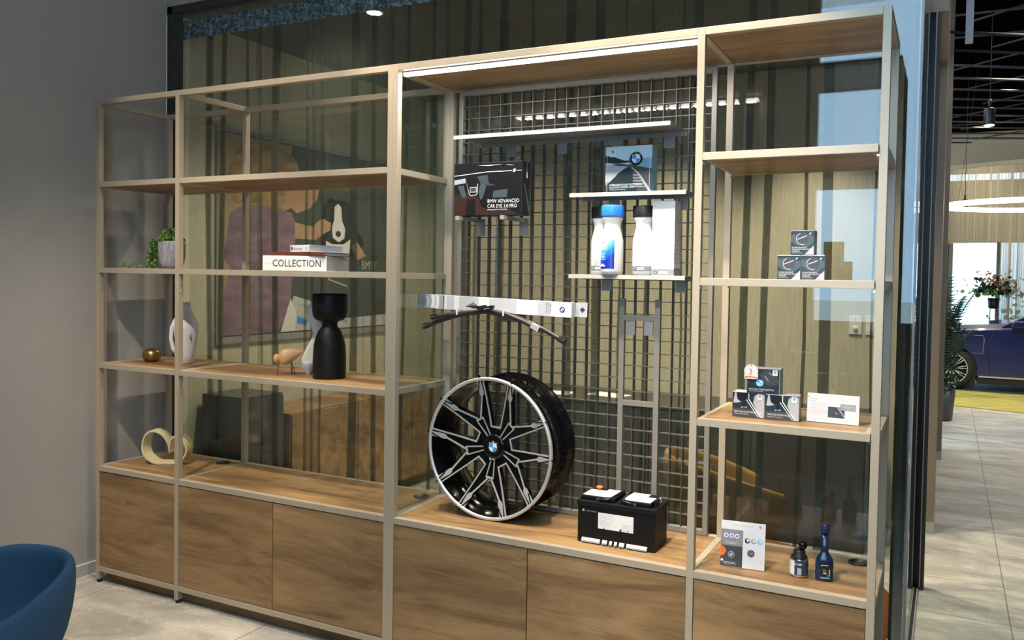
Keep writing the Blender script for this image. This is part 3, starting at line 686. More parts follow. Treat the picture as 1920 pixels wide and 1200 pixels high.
b.m('teal').poly([(-0.30, 1.49), (0.93, 1.49), (0.93, 1.22), (0.50, 1.18), (-0.05, 1.26)], -0.0018)
b.m(hr).poly([(-0.78, 1.42), (-0.61, 1.48), (-0.40, 1.46), (-0.21, 1.39), (-0.14, 1.23), (-0.20, 1.03), (-0.40, 0.95), (-0.60, 0.95), (-0.80, 0.98), (-0.87, 1.18)], -0.0026)
b.m(sk).poly([(-0.30, 1.28), (-0.07, 1.27), (0.02, 1.32), (0.05, 1.24), (0.02, 1.10), (-0.06, 1.02), (-0.20, 0.97), (-0.32, 1.05)], -0.003)
b.m(mv).poly([(-0.84, 0.92), (-0.74, 0.98), (-0.60, 1.0), (-0.42, 0.99), (-0.26, 0.97), (-0.21, 0.89), (-0.22, 0.67), (-0.26, 0.30), (-0.31, 0.13), (-0.39, 0.04), (-0.90, 0.04), (-0.90, 0.31), (-0.83, 0.54), (-0.90, 0.60), (-0.86, 0.76)], -0.0034)
b.m(sk).poly([(-0.22, 0.90), (-0.12, 0.885), (-0.03, 0.88), (0.04, 0.93), (0.09, 0.95), (0.18, 0.92), (0.17, 0.86), (0.10, 0.83), (0.0, 0.77), (-0.22, 0.77)], -0.0048)
b.m('matt_black').poly([(0.08, 0.99), (0.10, 1.06), (0.17, 1.13), (0.23, 1.11), (0.34, 1.12), (0.42, 1.10), (0.49, 1.15), (0.47, 1.00), (0.52, 0.86), (0.60, 0.78), (0.50, 0.64), (0.12, 0.62), (0.06, 0.72), (0.11, 0.85)], -0.0042)
b.m('paper').poly([(0.22, 1.06), (0.26, 1.09), (0.30, 1.06), (0.31, 0.95), (0.35, 0.88), (0.34, 0.80), (0.27, 0.765), (0.20, 0.80), (0.19, 0.88), (0.215, 0.95)], -0.0054).poly([(0.12, 0.77), (0.20, 0.745), (0.33, 0.75), (0.42, 0.80), (0.40, 0.66), (0.28, 0.60), (0.13, 0.64)], -0.0050)
b.m('ink').disc(0.265, 0.835, 0.026, -0.006, sx=1.2); b.disc(0.20, 0.985, 0.011, -0.006).disc(0.325, 0.975, 0.011, -0.006)
b.m(sk).poly([(0.42, 0.74), (0.50, 0.78), (0.62, 0.66), (0.50, 0.62)], -0.0052)
b.m('lgrey').poly([(-0.23, 0.32), (0.06, 0.25), (0.38, 0.12), (0.93, 0.14), (0.93, 0.04), (-0.30, 0.04)], -0.0046).m('paper').poly([(-0.36, 0.04), (-0.26, 0.30), (-0.20, 0.18), (-0.22, 0.04)], -0.0050)
b.m('mgrey').poly([(-0.20, 0.25), (0.10, 0.18), (0.38, 0.07), (0.38, 0.11), (0.06, 0.24)], -0.0050).m('blue').poly([(-0.19, 0.16), (-0.08, 0.12), (-0.09, 0.08), (-0.19, 0.10)], -0.0054)
b.m('silver').poly([(0.15, 0.46), (0.38, 0.40), (0.38, 0.385), (0.15, 0.445)], -0.005).poly([(0.15, 0.46), (0.22, 0.52), (0.225, 0.51), (0.16, 0.455)], -0.005)
b.m('lgrey').text('BMW', 0.105, 0.56, 0.545, -0.005, sx=0.8)
b.build('printed_photo', po)
# sideboard
sb = thing('sideboard', 'low oak-fronted sideboard along the cream wall behind the curtain', 'sideboard', (0.11, 2.25, 0))
b = MB().m('wood2').box(-0.23, -1.05, 0.08, 0.22, 1.05, 0.86); b.build('carcass', sb, bevel=0.003)
for k in range(3): MB().m('wood3').box(0.222, -1.045 + k * 0.70, 0.10, 0.238, -0.355 + k * 0.70, 0.85).build('door', sb, bevel=0.002)
b = MB().m('frame_dark').box(-0.2, -1.0, 0, 0.19, 1.0, 0.08); b.build('plinth', sb)
# dark cabinet nearer the glass
dc = thing('cabinet', 'dark box cabinet beside the sideboard behind the curtain', 'cabinet', (0.10, 0.98, 0))
MB().m('dgrey').box(-0.2, -0.16, 0.0, 0.2, 0.18, 1.02).build('body', dc, bevel=0.003); MB().m('dgrey').box(0.201, -0.155, 0.06, 0.215, 0.175, 1.0).build('door', dc, bevel=0.002)
bc = thing('cabinet', 'long dark cabinet under the far wall of the room behind the glass', 'cabinet', (1.95, 3.02, 0))
MB().m('dgrey').box(-1.0, -0.34, 0.0, 2.15, 0.34, 0.88).build('body', bc, bevel=0.004)
MB().m('frame_dark').box(-1.02, -0.36, 0.88, 2.17, 0.36, 0.905).build('top', bc, bevel=0.003)
for k in range(4): MB().m('dgrey').box(-0.99 + k * 0.785, -0.356, 0.05, -0.215 + k * 0.785, -0.341, 0.87).build('door', bc, bevel=0.002)
for k, (x, y, r, l) in enumerate(((1.60, 2.86, 8, 'white paper sheet lying on the dark cabinet, left one'), (2.05, 2.98, -12, 'white paper sheet lying on the dark cabinet, right one'))):
    o = MB().m('paper').box(-0.16, -0.10, 0, 0.16, 0.10, 0.004).build('paper_sheet', None, (x, y, 0.9055), (0, 0, R(r))); tag(o, l, 'paper')
o = MB().m(mat('rust_rug', (0.24, 0.085, 0.022), 1.0, spec=0.1)).lathe([(1.0, 0.0), (1.0, 0.012)], 56, (3.38, 1.64, 0)).build('round_rug'); tag(o, 'round rust-orange rug on the floor behind the glass', 'rug')
# switches on the far wall
s1 = thing('wall_switch', 'white wall switch plate with round dimmer knob, seen through right-hand bay', 'switch', (3.937, YB - 0.001, 1.472))
MB().m('paper').box(-0.047, -0.008, 0, 0.047, 0, 0.146).build('plate', s1, bevel=0.002); MB().m('white').lathe([(0.017, 0.008), (0.017, 0.022), (0.014, 0.024)], 20, (0, 0, 0.05), 'y').build('knob', s1)
b = MB().m('mgrey').rect(-0.012, 0.085, -0.004, 0.09, -0.0085).rect(0.006, 0.085, 0.014, 0.09, -0.0085).rect(-0.004, 0.11, 0.006, 0.122, -0.0085); b.build('markings', s1)
s2_ = thing('wall_switch', 'white wall switch plate with small red light, right of the dimmer plate', 'switch', (4.052, YB - 0.001, 1.472))
MB().m('paper').box(-0.04, -0.008, 0, 0.04, 0, 0.146).build('plate', s2_, bevel=0.002); MB().m('white').box(-0.02, -0.012, 0.02, 0.02, -0.008, 0.075).build('rocker', s2_, bevel=0.001); MB().m('red').rect(0.004, 0.105, 0.014, 0.109, -0.0085).build('indicator', s2_)
# recessed downlight (the one seen)
dl = thing('ceiling_downlight', 'round recessed downlight glowing in the dark ceiling behind the glass', 'ceiling light', (1.145, 1.089, ZC))
MB().m('white').lathe([(0.055, -0.004), (0.060, -0.002), (0.060, 0)], 28).build('trim_ring', dl); MB().m('bulb').lathe([(0.046, -0.006), (0.046, -0.004)], 28).build('lamp_glass', dl)

# ================================================================== ITEMS ON THE LEFT UNIT
# plant
pl = thing('potted_plant', 'trailing green ivy in rounded grey concrete pot on upper left shelf', 'plant', (0.395, 0.20, 1.8785))
MB().m('concrete').lathe([(0.038, 0), (0.050, 0.006), (0.062, 0.035), (0.069, 0.08), (0.070, 0.15), (0.068, 0.163), (0.063, 0.163), (0.062, 0.14)], 40, sq=2.4, cap=False).build('pot', pl)
MB().m(mat('potting_soil', (0.06, 0.025, 0.012), 0.9)).lathe([(0.062, 0.135), (0.02, 0.15)], 24, sq=2.4).build('soil', pl)
def leaves(b, pts, size, rnd, n=6):
    for p in pts:
        c = Vector(p); s_ = size * rnd.uniform(0.6, 1.25)
        u = Vector((rnd.gauss(0, 1), rnd.gauss(0, 1), rnd.gauss(0, 1))).normalized(); v = u.orthogonal().normalized(); w_ = u.cross(v)
        vs = [c + (v * math.cos(2 * math.pi * k / n) + w_ * math.sin(2 * math.pi * k / n) * 0.85) * s_ + u * (0.15 * s_ * math.cos(4 * math.pi * k / n)) for k in range(n)]
        b.add(vs, [tuple(range(n))], False)
rnd = random.Random(5); pts = []
for k in range(900):
    a = rnd.uniform(0, 2 * math.pi); r = 0.072 * math.sqrt(rnd.random()); h = 0.155 + 0.085 * (1 - (r / 0.075) ** 2) * rnd.random() ** 0.5
    pts.append((r * math.cos(a) - 0.01, r * math.sin(a), h + rnd.uniform(0, 0.012)))
for k in range(420):   # hanging down the left side
    t_ = rnd.random(); pts.append((-0.068 - 0.028 * math.sin(t_ * 2.4) + rnd.gauss(0, 0.010) - 0.03 * max(0, t_ - 0.6), -0.05 + rnd.gauss(0, 0.015), 0.175 - 0.165 * t_ + rnd.gauss(0, 0.006)))
for k in range(60):   # trailing along the shelf
    t_ = rnd.random() ** 1.5; pts.append((-0.10 - 0.26 * t_, -0.08 - 0.02 * t_ + rnd.gauss(0, 0.006), 0.008 + abs(rnd.gauss(0, 0.008))))
pts = [(x, y, max(z, 0.006)) for x, y, z in pts]
b = MB().m('leaf'); leaves(b, pts, 0.0075, rnd); b.build('foliage', pl)
b = MB().m('green')
for q in range(7):
    P = [(-0.04 + 0.006 * q, -0.03 + 0.004 * q, 0.165), (-0.075 - 0.003 * q, -0.05 + 0.004 * q, 0.17), (-0.092 + 0.003 * q, -0.05, 0.09), (-0.10 - 0.035 * q, -0.08, 0.006)]; b.tube(P, 0.0009, 5)
b.build('stems', pl)
# books
def book(z, w, d, h, cx, cy, cover, rz, label, texts, group='books stacked on the shelf', page='paper'):
    t = thing('book', label, 'book', (cx, cy, z), rz, group)
    b = MB().m(cover).box(-w / 2, -d / 2, 0, w / 2, d / 2, 0.0035).box(-w / 2, -d / 2, h - 0.0035, w / 2, d / 2, h).box(-w / 2, -d / 2, 0.003, w / 2, -d / 2 + 0.004, h - 0.003); b.build('cover', t, bevel=0.001)
    MB().m(page).box(-w / 2 + 0.004, -d / 2 + 0.004, 0.0035, w / 2 - 0.004, d / 2 - 0.004, h - 0.0035).build('pages', t)
    b = MB()
    for (mt, s_, size, x, zz, sx) in texts: b.m(mt).text(s_, size, x, zz, -d / 2 - 0.0007, 'LEFT', sx)
    if texts: b.build('spine_lettering', t)
    return t
pgrey = M['page'] = mat('page_edges', (0.45, 0.46, 0.47), 0.8)
book(1.8785, 0.36, 0.26, 0.078, 1.454, 0.195, 'paper', R(15), 'thick white book with COLLECTION on spine, bottom of the stack', [('ink', 'COLLECTION', 0.052, -0.125, 0.022, 0.86), ('pink', 'HOUSES', 0.012, -0.165, 0.034, 0.9)], page=pgrey)
book(1.9570, 0.34, 0.22, 0.020, 1.478, 0.19, mat('rust_cover', (0.11, 0.03, 0.012), 0.5), R(6), 'thin rust-brown book between the two white books', [('brass', 'ARCHITECTURE OF THE YEAR', 0.012, -0.16, 0.006, 1.0)], page=pgrey)
tb = book(1.9775, 0.165, 0.21, 0.037, 1.515, 0.20, 'paper', R(-11), 'small white paperback with green dot, top of the stack', [('ink', 'LIVING IN JAPAN', 0.013, -0.050, 0.012, 0.75), ('ink', 'TJ', 0.024, 0.055, 0.008, 0.6)])
MB().m('green').disc(-0.066, 0.0185, 0.010, -0.1058).build('spine_dot', tb)
# brass bowl
bw_ = thing('brass_vase', 'small round brushed brass vase on lower left shelf', 'vase', (0.182, 0.23, 1.3140))
MB().m('brass').lathe([(0.045, 0), (0.066, 0.010), (0.080, 0.030), (0.082, 0.043), (0.072, 0.062), (0.050, 0.074), (0.034, 0.078), (0.030, 0.076), (0.045, 0.068), (0.03, 0.03)], 40, sx=0.66, sy=0.66).build('body', bw_)
# white ceramic vase
v = thing('ceramic_vase', 'tall white ceramic vase with ear-like handle behind the second post', 'vase', (0.430, 0.27, 1.3140), R(50))
MB().m('ceramic').lathe([(0.062, 0), (0.068, 0.004), (0.078, 0.06), (0.094, 0.14), (0.106, 0.205), (0.104, 0.235), (0.088, 0.265), (0.062, 0.295), (0.045, 0.320), (0.038, 0.345), (0.036, 0.365), (0.031, 0.365), (0.034, 0.34)], 48, sx=0.64, sy=0.64, cap=False).build('body', v)
MB().m('ceramic').tube([(-0.028, -0.01, 0.285), (-0.055, -0.015, 0.262), (-0.076, -0.015, 0.215), (-0.080, -0.015, 0.150), (-0.070, -0.012, 0.09), (-0.046, -0.006, 0.05)], 0.012, 14, rs=[0.014, 0.013, 0.011, 0.011, 0.011, 0.014]).build('handle', v)
MB().m('mgrey').lathe([(0.010, 0), (0.010, 0.002)], 20, (0.024, -0.0615, 0.165), 'y', sx=0.45, sy=2.0).build('dimple_shade', v)  # flat grey ellipse painting the shade of a hollow
# cream knot sculpture
k_ = thing('knot_sculpture', 'cream looped ribbon knot sculpture on the left end of the counter', 'sculpture', (0.312, 0.25, ZC1 - 0.0015), R(24)); k_.scale = (0.70, 1.1, 1.0)
def ribbon3(b, pts, wv, th):
    vs = []; fs = []; N = len(pts)
    for i, p in enumerate(pts):
        t_ = (Vector(pts[(i + 1) % N]) - Vector(pts[i - 1])).normalized(); n_ = Vector((-t_.z, 0, t_.x)).normalized(); w_ = Vector(wv[i])
        for a, c in ((-1, -1), (1, -1), (1, 1), (-1, 1)): vs.append(Vector(p) + w_ * a * 0.5 + n_ * c * th / 2)
    for i in range(N):
        j = (i + 1) % N
        for q in range(4): fs.append((i * 4 + q, i * 4 + (q + 1) % 4, j * 4 + (q + 1) % 4, j * 4 + q))
    b.add(vs, fs, True)
ctrl = [(-0.02, 0.0, 0.006), (-0.10, -0.01, 0.013), (-0.175, -0.01, 0.055), (-0.20, 0, 0.115), (-0.175, 0, 0.175), (-0.12, 0.0, 0.200), (-0.055, 0.01, 0.180), (-0.010, 0.02, 0.130), (0.005, 0.025, 0.085), (0.015, 0.02, 0.070),
        (0.022, 0.015, 0.105), (0.045, 0.01, 0.155), (0.10, 0.0, 0.168), (0.165, -0.01, 0.135), (0.185, -0.015, 0.085), (0.15, -0.02, 0.035), (0.08, -0.01, 0.010)]
def crom(P, n=6):
    o = []; N = len(P)
    for i in range(N):
        p0, p1, p2, p3 = [Vector(P[(i + j) % N]) for j in (-1, 0, 1, 2)]
        for k in range(n):
            t_ = k / n; o.append(0.5 * ((2 * p1) + (p2 - p0) * t_ + (2 * p0 - 5 * p1 + 4 * p2 - p3) * t_ ** 2 + (3 * p1 - p0 - 3 * p2 + p3) * t_ ** 3))
    return o
cc = crom(ctrl); cc = [Vector((p.x, p.y, max(p.z, 0.0065))) for p in cc]
b = MB().m('cream'); ribbon3(b, cc, [(0.012 * math.sin(i * 0.12), 0.075, 0) for i in range(len(cc))], 0.012); b.build('ribbon', k_, bevel=0.002)
# wooden bird
bd_ = thing('wooden_bird', 'small beech wood bird figure on thin black wire legs', 'figurine', (1.317, 0.19, 1.3141), R(42)); bd_.scale = (0.68, 0.68, 1.0)
prof = [(0.001, -0.108), (0.006, -0.10), (0.020, -0.065), (0.036, -0.02), (0.045, 0.02), (0.043, 0.05), (0.030, 0.073), (0.012, 0.082)]
o = MB().m('beech').lathe(prof, 32, (0, 0, 0), 'x'); ob = o.build('body', bd_); ob.location = (0.020, 0, 0.102); ob.rotation_euler = (0, R(12), R(180))
ob = MB().m('beech').lathe([(0.002, -0.026), (0.018, -0.020), (0.026, 0), (0.020, 0.018), (0.004, 0.027)], 24, (0, 0, 0), 'x').build('head', bd_); ob.location = (-0.075, 0, 0.088)
for (x0, y0, x1, y1) in ((-0.052, 0, -0.072, 0.0), (0.03, -0.01, 0.052, -0.02), (0.038, 0.008, 0.036, 0.02), (0.034, 0.0, 0.068, 0.01)): MB().m('black').tube([(x0, y0, 0.075), (x1, y1, 0.0)], 0.0025, 8).build('leg', bd_)
# sand coloured sculpture
sc_ = thing('abstract_sculpture', 'pale sand ceramic sculpture with opening and horn neck, behind black vase', 'sculpture', (1.42, 0.33, 1.3141), R(42)); sc_.scale = (0.76, 0.8, 1.0)
out = [(-0.085, 0.0), (0.13, 0.0), (0.13, 0.18), (0.10, 0.25), (0.075, 0.285), (0.03, 0.275), (-0.02, 0.31), (-0.03, 0.365), (-0.055, 0.395), (-0.095, 0.36), (-0.09, 0.305), (-0.06, 0.255), (-0.045, 0.225), (-0.065, 0.18), (-0.10, 0.13), (-0.125, 0.08), (-0.115, 0.03)]
b = MB().m('sand'); n = len(out)
lay = [(-0.045, 0.86), (-0.05, 0.97), (0.05, 0.97), (0.045, 0.86)]; vs = []
cx_, cz_ = 0.0, 0.17
lay = [(-0.052, 0.90), (-0.035, 1.0), (0.035, 1.0), (0.052, 0.90)]
for y, s_ in lay: vs += [(cx_ + (x - cx_) * (s_ if z > 0.001 else 1), y, cz_ + (z - cz_) * s_ if z > 0.001 else 0) for x, z in out]
fs = []
for j in range(3):
    for i in range(n): fs.append((j * n + i, (j + 1) * n + i, (j + 1) * n + (i + 1) % n, j * n + (i + 1) % n))
fs += [tuple(range(n)), tuple(3 * n + i for i in range(n))[::-1]]
b.add(vs, fs, False); b.build('body', sc_, bevel=0.012, seg=4)
MB().m('mgrey').lathe([(0.028, 0), (0.028, 0.002)], 28, (0.018, -0.0525, 0.175), 'y', sx=0.8, sy=1.25).build('hole_shade', sc_)  # flat grey disc painted as the shade inside an opening, nothing is cut
ob = MB().m('lgrey').lathe([(0.012, 0.0), (0.04, 0.05), (0.048, 0.075), (0.044, 0.075), (0.03, 0.04)], 28, (-0.075, -0.075, 0.0), cap=False).build('cone_bowl', sc_)
# black vase
bv = thing('black_vase', 'tall matt black hourglass vase standing on lower shelf', 'vase', (1.610, 0.20, 1.3141))
pv = [(0.108, 0), (0.113, 0.006), (0.114, 0.05), (0.113, 0.12), (0.108, 0.175), (0.096, 0.215), (0.078, 0.25), (0.056, 0.272), (0.051, 0.288), (0.060, 0.300), (0.095, 0.310), (0.113, 0.325), (0.120, 0.355), (0.121, 0.40), (0.118, 0.443), (0.112, 0.447), (0.108, 0.443), (0.108, 0.35)]
MB().m('matt_black').lathe([(r * 0.745, z) for r, z in pv], 64, cap=False).build('body', bv)

# ================================================================== ITEMS ON THE GRID LEDGES
ce = thing('car_camera_box', 'dark retail box for a car dash camera on two grid arms', 'box', (2.543, 0.29, 2.163))
w2, d2, h = 0.191, 0.04, 0.256
MB().m('ink').box(-w2, -d2, 0, w2, d2, h).build('carton', ce, bevel=0.001)
b = MB(); y = -d2 - 0.0006
b.m('brown').poly([(-0.19, 0.002), (-0.19, 0.10), (-0.12, 0.115), (-0.05, 0.085), (-0.03, 0.04), (0.05, 0.02), (0.12, 0.03), (0.17, 0.002)], y)
b.m('ink').poly([(-0.125, 0.0026), (-0.115, 0.08), (-0.07, 0.08), (-0.065, 0.0026)], y - 0.0004)
b.m('dteal2').poly([(-0.17, 0.145), (-0.135, 0.15), (-0.12, 0.09), (-0.14, 0.085), (-0.155, 0.11)], y - 0.0006).poly([(-0.035, 0.16), (-0.005, 0.142), (-0.025, 0.085), (-0.04, 0.075), (-0.05, 0.12)], y - 0.0006)
b.m('mgrey').poly([(-0.19, 0.152), (-0.19, 0.175), (-0.125, 0.183), (-0.125, 0.16)], y - 0.0006)
b.m('dgrey').poly([(-0.06, 0.19), (0.0, 0.195), (0.01, 0.155), (0.05, 0.142), (0.0, 0.145), (-0.04, 0.158)], y - 0.0005)
b.m('dteal2').poly([(0.03, 0.085), (0.035, 0.118), (0.115, 0.125), (0.11, 0.085)], y - 0.0005)
b.m('paper').poly([(-0.19, 0.194), (-0.19, 0.197), (0.0, 0.212), (0.19, 0.212), (0.19, 0.210), (0.0, 0.209)], y - 0.0006)
b.m('paper').poly([(-0.055, 0.243), (0.06, 0.243), (0.15, 0.236), (0.12, 0.2405), (0.0, 0.239)], y - 0.0006)
b.m('ink').poly([(-0.125, 0.178), (-0.115, 0.189), (-0.07, 0.192), (-0.05, 0.16), (-0.055, 0.115), (-0.065, 0.095), (-0.10, 0.095), (-0.115, 0.13)], y - 0.0009)
for pp in ([(-0.122, 0.17), (-0.103, 0.102), (-0.095, 0.096), (-0.062, 0.098), (-0.054, 0.108), (-0.052, 0.155), (-0.056, 0.155), (-0.058, 0.11), (-0.064, 0.102), (-0.094, 0.100), (-0.100, 0.106)],): b.m('silver').poly(pp, y - 0.0013)
b.m('silver').rect(-0.098, 0.113, -0.060, 0.140, y - 0.0013).m('dgrey').rect(-0.094, 0.117, -0.064, 0.136, y - 0.0017)
b.roundel(0.150, 0.212, 0.013, y - 0.0012, False)
b.build('front_print', ce)
b = MB().m('paper').text('BMW ADVANCED', 0.0255, 0.002, 0.060, y - 0.0015, sx=0.86); b.text('CAR EYE 3.0 PRO', 0.0255, 0.002, 0.036, y - 0.0015, sx=0.86); b.text('ORIGINAL BMW ACCESSORIES', 0.009, 0.002, 0.024, y - 0.0015, sx=0.9); b.build('lettering', ce)
b = MB().m('paper').add([(w2 + 0.0006, 0.002, 0.18), (w2 + 0.0006, 0.014, 0.18), (w2 + 0.0006, 0.012, 0.25), (w2 + 0.0006, 0.004, 0.25)], [(0, 1, 2, 3)]); b.m('green').add([(w2 + 0.0009, 0.004, 0.21), (w2 + 0.0009, 0.011, 0.21), (w2 + 0.0009, 0.010, 0.246), (w2 + 0.0009, 0.005, 0.246)], [(0, 1, 2, 3)])
b.m('teal').add([(w2 + 0.0006, -0.02, 0.15), (w2 + 0.0006, -0.01, 0.15), (w2 + 0.0006, 0.036, 0.04), (w2 + 0.0006, 0.030, 0.005)], [(0, 1, 2, 3)]); b.build('side_print', ce)
# floating centre caps box
cb = thing('emblem_cap_box', 'square retail box picturing a coast road and round emblem, on short ledge', 'box', (3.252, 0.345, LZ2 + 0.001))
w2, d2, h = 0.113, 0.035, 0.207
MB().m('sea').box(-w2, -d2, 0, w2, d2, h).build('carton', cb, bevel=0.001)
b = MB(); y = -d2 - 0.0006
b.m('sky_print').rect(-w2, 0.115, w2, h, y); b.m('sea').rect(0.0, 0.10, w2, 0.150, y - 0.0003)
b.m('silver').rect(-w2, 0.045, 0.03, 0.122, y - 0.0003)
b.m('dteal').poly([(-w2, 0.165), (-0.08, 0.165), (-0.05, 0.152), (-0.02, 0.142), (0.03, 0.139), (-0.02, 0.130), (-0.07, 0.130), (-w2, 0.135)], y - 0.0005)
b.m('dgrey').poly([(-0.085, 0.125), (-0.05, 0.13), (0.03, 0.118), (0.06, 0.112), (w2, 0.10), (w2, 0.0), (-w2, 0.0), (-w2, 0.03), (-0.04, 0.09), (0.0, 0.115), (-0.05, 0.118)], y - 0.0006)
b.m('dteal').poly([(-w2, 0.0), (-w2, 0.018), (-0.05, 0.085), (-0.005, 0.113), (0.012, 0.105), (0.03, 0.055), (0.045, 0.0)], y - 0.0009)
b.m('silver').poly([(0.012, 0.110), (0.02, 0.110), (0.05, 0.085), (0.08, 0.045), (w2, 0.0), (0.098, 0.0), (0.07, 0.042), (0.045, 0.08)], y - 0.0011)
for k in range(5): b.m('grey_print').poly([(0.022, 0.078 - k * 0.013), (0.05 + 0.008 * k, 0.076 - k * 0.013), (0.058 + 0.008 * k, 0.070 - k * 0.013), (0.024, 0.072 - k * 0.013)], y - 0.0011)
b.m('paper').rect(-0.092, 0.160, -0.063, 0.195, y - 0.0013); b.roundel(-0.0775, 0.183, 0.0075, y - 0.0018, False); b.m('lgrey').rect(-0.088, 0.1665, -0.067, 0.168, y - 0.0018)
b.roundel(0.037, 0.148, 0.031, y - 0.0016)
b.build('front_print', cb)
b = MB().m('paper').text('NABENABDECKUNG FESTSTEHEND.', 0.0125, -0.092, 0.028, y - 0.0016, sx=0.80); b.text('FLOATING CENTER CAPS.', 0.0125, -0.092, 0.017, y - 0.0016, sx=0.84); b.text('ORIGINAL BMW ACCESSORIES', 0.006, -0.092, 0.009, y - 0.0016); b.build('lettering', cb)
b = MB().m('paper')
for x in (-0.1045, 0.1015): b.box(x, -d2 - 0.003, 0, x + 0.0012, -d2 - 0.0015, h)
b.build('slipcase_edge', cb)
# bottles
def bottle(x, y, cap, label, txt, kind, group=None):
    t = thing('care_bottle', label, 'bottle', (x, y, LZ3 + 0.0005), 0, group)
    prof = [(0.040, 0), (0.0495, 0.005), (0.052, 0.02), (0.052, 0.12), (0.051, 0.160), (0.044, 0.190), (0.0378, 0.218), (0.0395, 0.238), (0.047, 0.255), (0.0485, 0.266), (0.044, 0.267)]
    MB().m('bglass_white').lathe(prof, 48).build('bottle_body', t)
    MB().m(cap).lathe([(0.0515, 0.267), (0.0525, 0.270), (0.0525, 0.315), (0.0515, 0.318), (0.02, 0.319)], 48).build('cap', t)
    def arc(b, a0, a1, z0, z1, r=0.0526, n=14):
        vs = []; 
        for i in range(n + 1):
            a = R(a0 + (a1 - a0) * i / n); vs += [(r * math.sin(a), -r * math.cos(a), z0), (r * math.sin(a), -r * math.cos(a), z1)]
        b.add(vs, [(2 * i, 2 * i + 2, 2 * i + 3, 2 * i + 1) for i in range(n)], True)
    if kind == 'shampoo':
        b = MB().m('label_blue'); arc(b, -75, 34, 0.028, 0.160); lb = b.build('label', t)
        b = MB().m('paper').text('CAR WASH', 0.010, -0.037, 0.125, -0.0540, sx=0.75); b.text('SHAMPOO', 0.010, -0.037, 0.114, -0.0540, sx=0.75)
        for q, wd in enumerate((0.028, 0.02, 0.024, 0.018, 0.026)): b.rect(-0.022 - wd / 2, 0.098 - q * 0.007, -0.022 + wd / 2, 0.0995 - q * 0.007, -0.0540)
        b.poly([(-0.034, 0.038), (-0.012, 0.038), (-0.010, 0.043), (-0.017, 0.045), (-0.020, 0.050), (-0.028, 0.050), (-0.031, 0.044), (-0.035, 0.043)], -0.0540)
        b.m('ink').disc(-0.022, 0.145, 0.003, -0.0540); b.build('lettering', t)
    else:
        b = MB().m('grey_print'); arc(b, -90, 88, 0.020, 0.042); b.build('label', t)
        b = MB().roundel(-0.022, 0.031, 0.006, -0.0530, False); b.m('paper').rect(-0.010, 0.032, 0.022, 0.0355, -0.0545).rect(-0.010, 0.026, 0.022, 0.0295, -0.0545)
        b.m('mgrey')
        for q, wd in enumerate((0.02, 0.035, 0.033, 0.03, 0.034, 0.028)): b.rect(-0.018, 0.075 - q * 0.006, -0.018 + wd, 0.0762 - q * 0.006, -0.0545)
        b.m('lgrey')
        for q in range(8): b.rect(-0.022 + q * 0.005, 0.132 + 0.006 * math.sin(q * 0.45), -0.018 + q * 0.005, 0.1335 + 0.006 * math.sin(q * 0.45), -0.0545)
        b.build('lettering', t)
bottle(3.092, 0.393, 'black', 'white care bottle with black cap, half hidden behind blue-capped bottle', '', 'care', 'white car care bottles on the ledge')
bottle(3.173, 0.325, 'blue_cap', 'white car wash shampoo bottle with bright blue cap and blue label', '', 'shampoo', 'white car care bottles on the ledge')
bottle(3.310, 0.372, 'black', 'white care bottle with black cap, directly left of tall white carton', '', 'care', 'white car care bottles on the ledge')
wc = thing('care_carton', 'tall white carton with fine wavy lines, on ledge right of the bottles', 'box', (3.418, 0.375, LZ3 + 0.0005))
w2, d2, h = 0.053, 0.045, 0.336
MB().m('paper').box(-w2, -d2, 0, w2, d2, h).build('carton', wc, bevel=0.001)
b = MB(); y = -d2 - 0.0006
b.m('grey_print').rect(-w2, 0, w2, 0.03, y); b.add([(w2 + 0.0006, -d2, 0), (w2 + 0.0006, d2, 0), (w2 + 0.0006, d2, 0.035), (w2 + 0.0006, -d2, 0.035)], [(0, 1, 2, 3)])
b.m('lgrey')
for q in range(15):
    P = [(-w2 + (2 * w2) * i / 12, 0.325 - q * 0.0065 + 0.004 * math.cos(i / 12 * 6.283) * -0.25 * q * 0.6) for i in range(13)]
    b.poly(P + [(x, z - 0.0008) for x, z in P[::-1]], y)
b.m('pink')
for q, wd in enumerate((0.04, 0.03, 0.042, 0.05, 0.055, 0.05, 0.06, 0.052, 0.06, 0.05, 0.055, 0.04)): b.rect(-0.015, 0.140 - q * 0.0075, -0.015 + wd, 0.1425 - q * 0.0075, y)
b.roundel(-0.033, 0.015, 0.007, y - 0.0006, False); b.m('paper').rect(-0.018, 0.016, 0.024, 0.020, y - 0.0006).rect(-0.018, 0.009, 0.026, 0.013, y - 0.0006)
b.m('mgrey')
for q in range(11): b.add([(w2 + 0.0008, -d2 + 0.003, 0.26 - q * 0.02), (w2 + 0.0008, d2 - 0.003, 0.258 - q * 0.02), (w2 + 0.0008, d2 - 0.003, 0.2595 - q * 0.02), (w2 + 0.0008, -d2 + 0.003, 0.2615 - q * 0.02)], [(0, 1, 2, 3)])
b.build('print', wc)
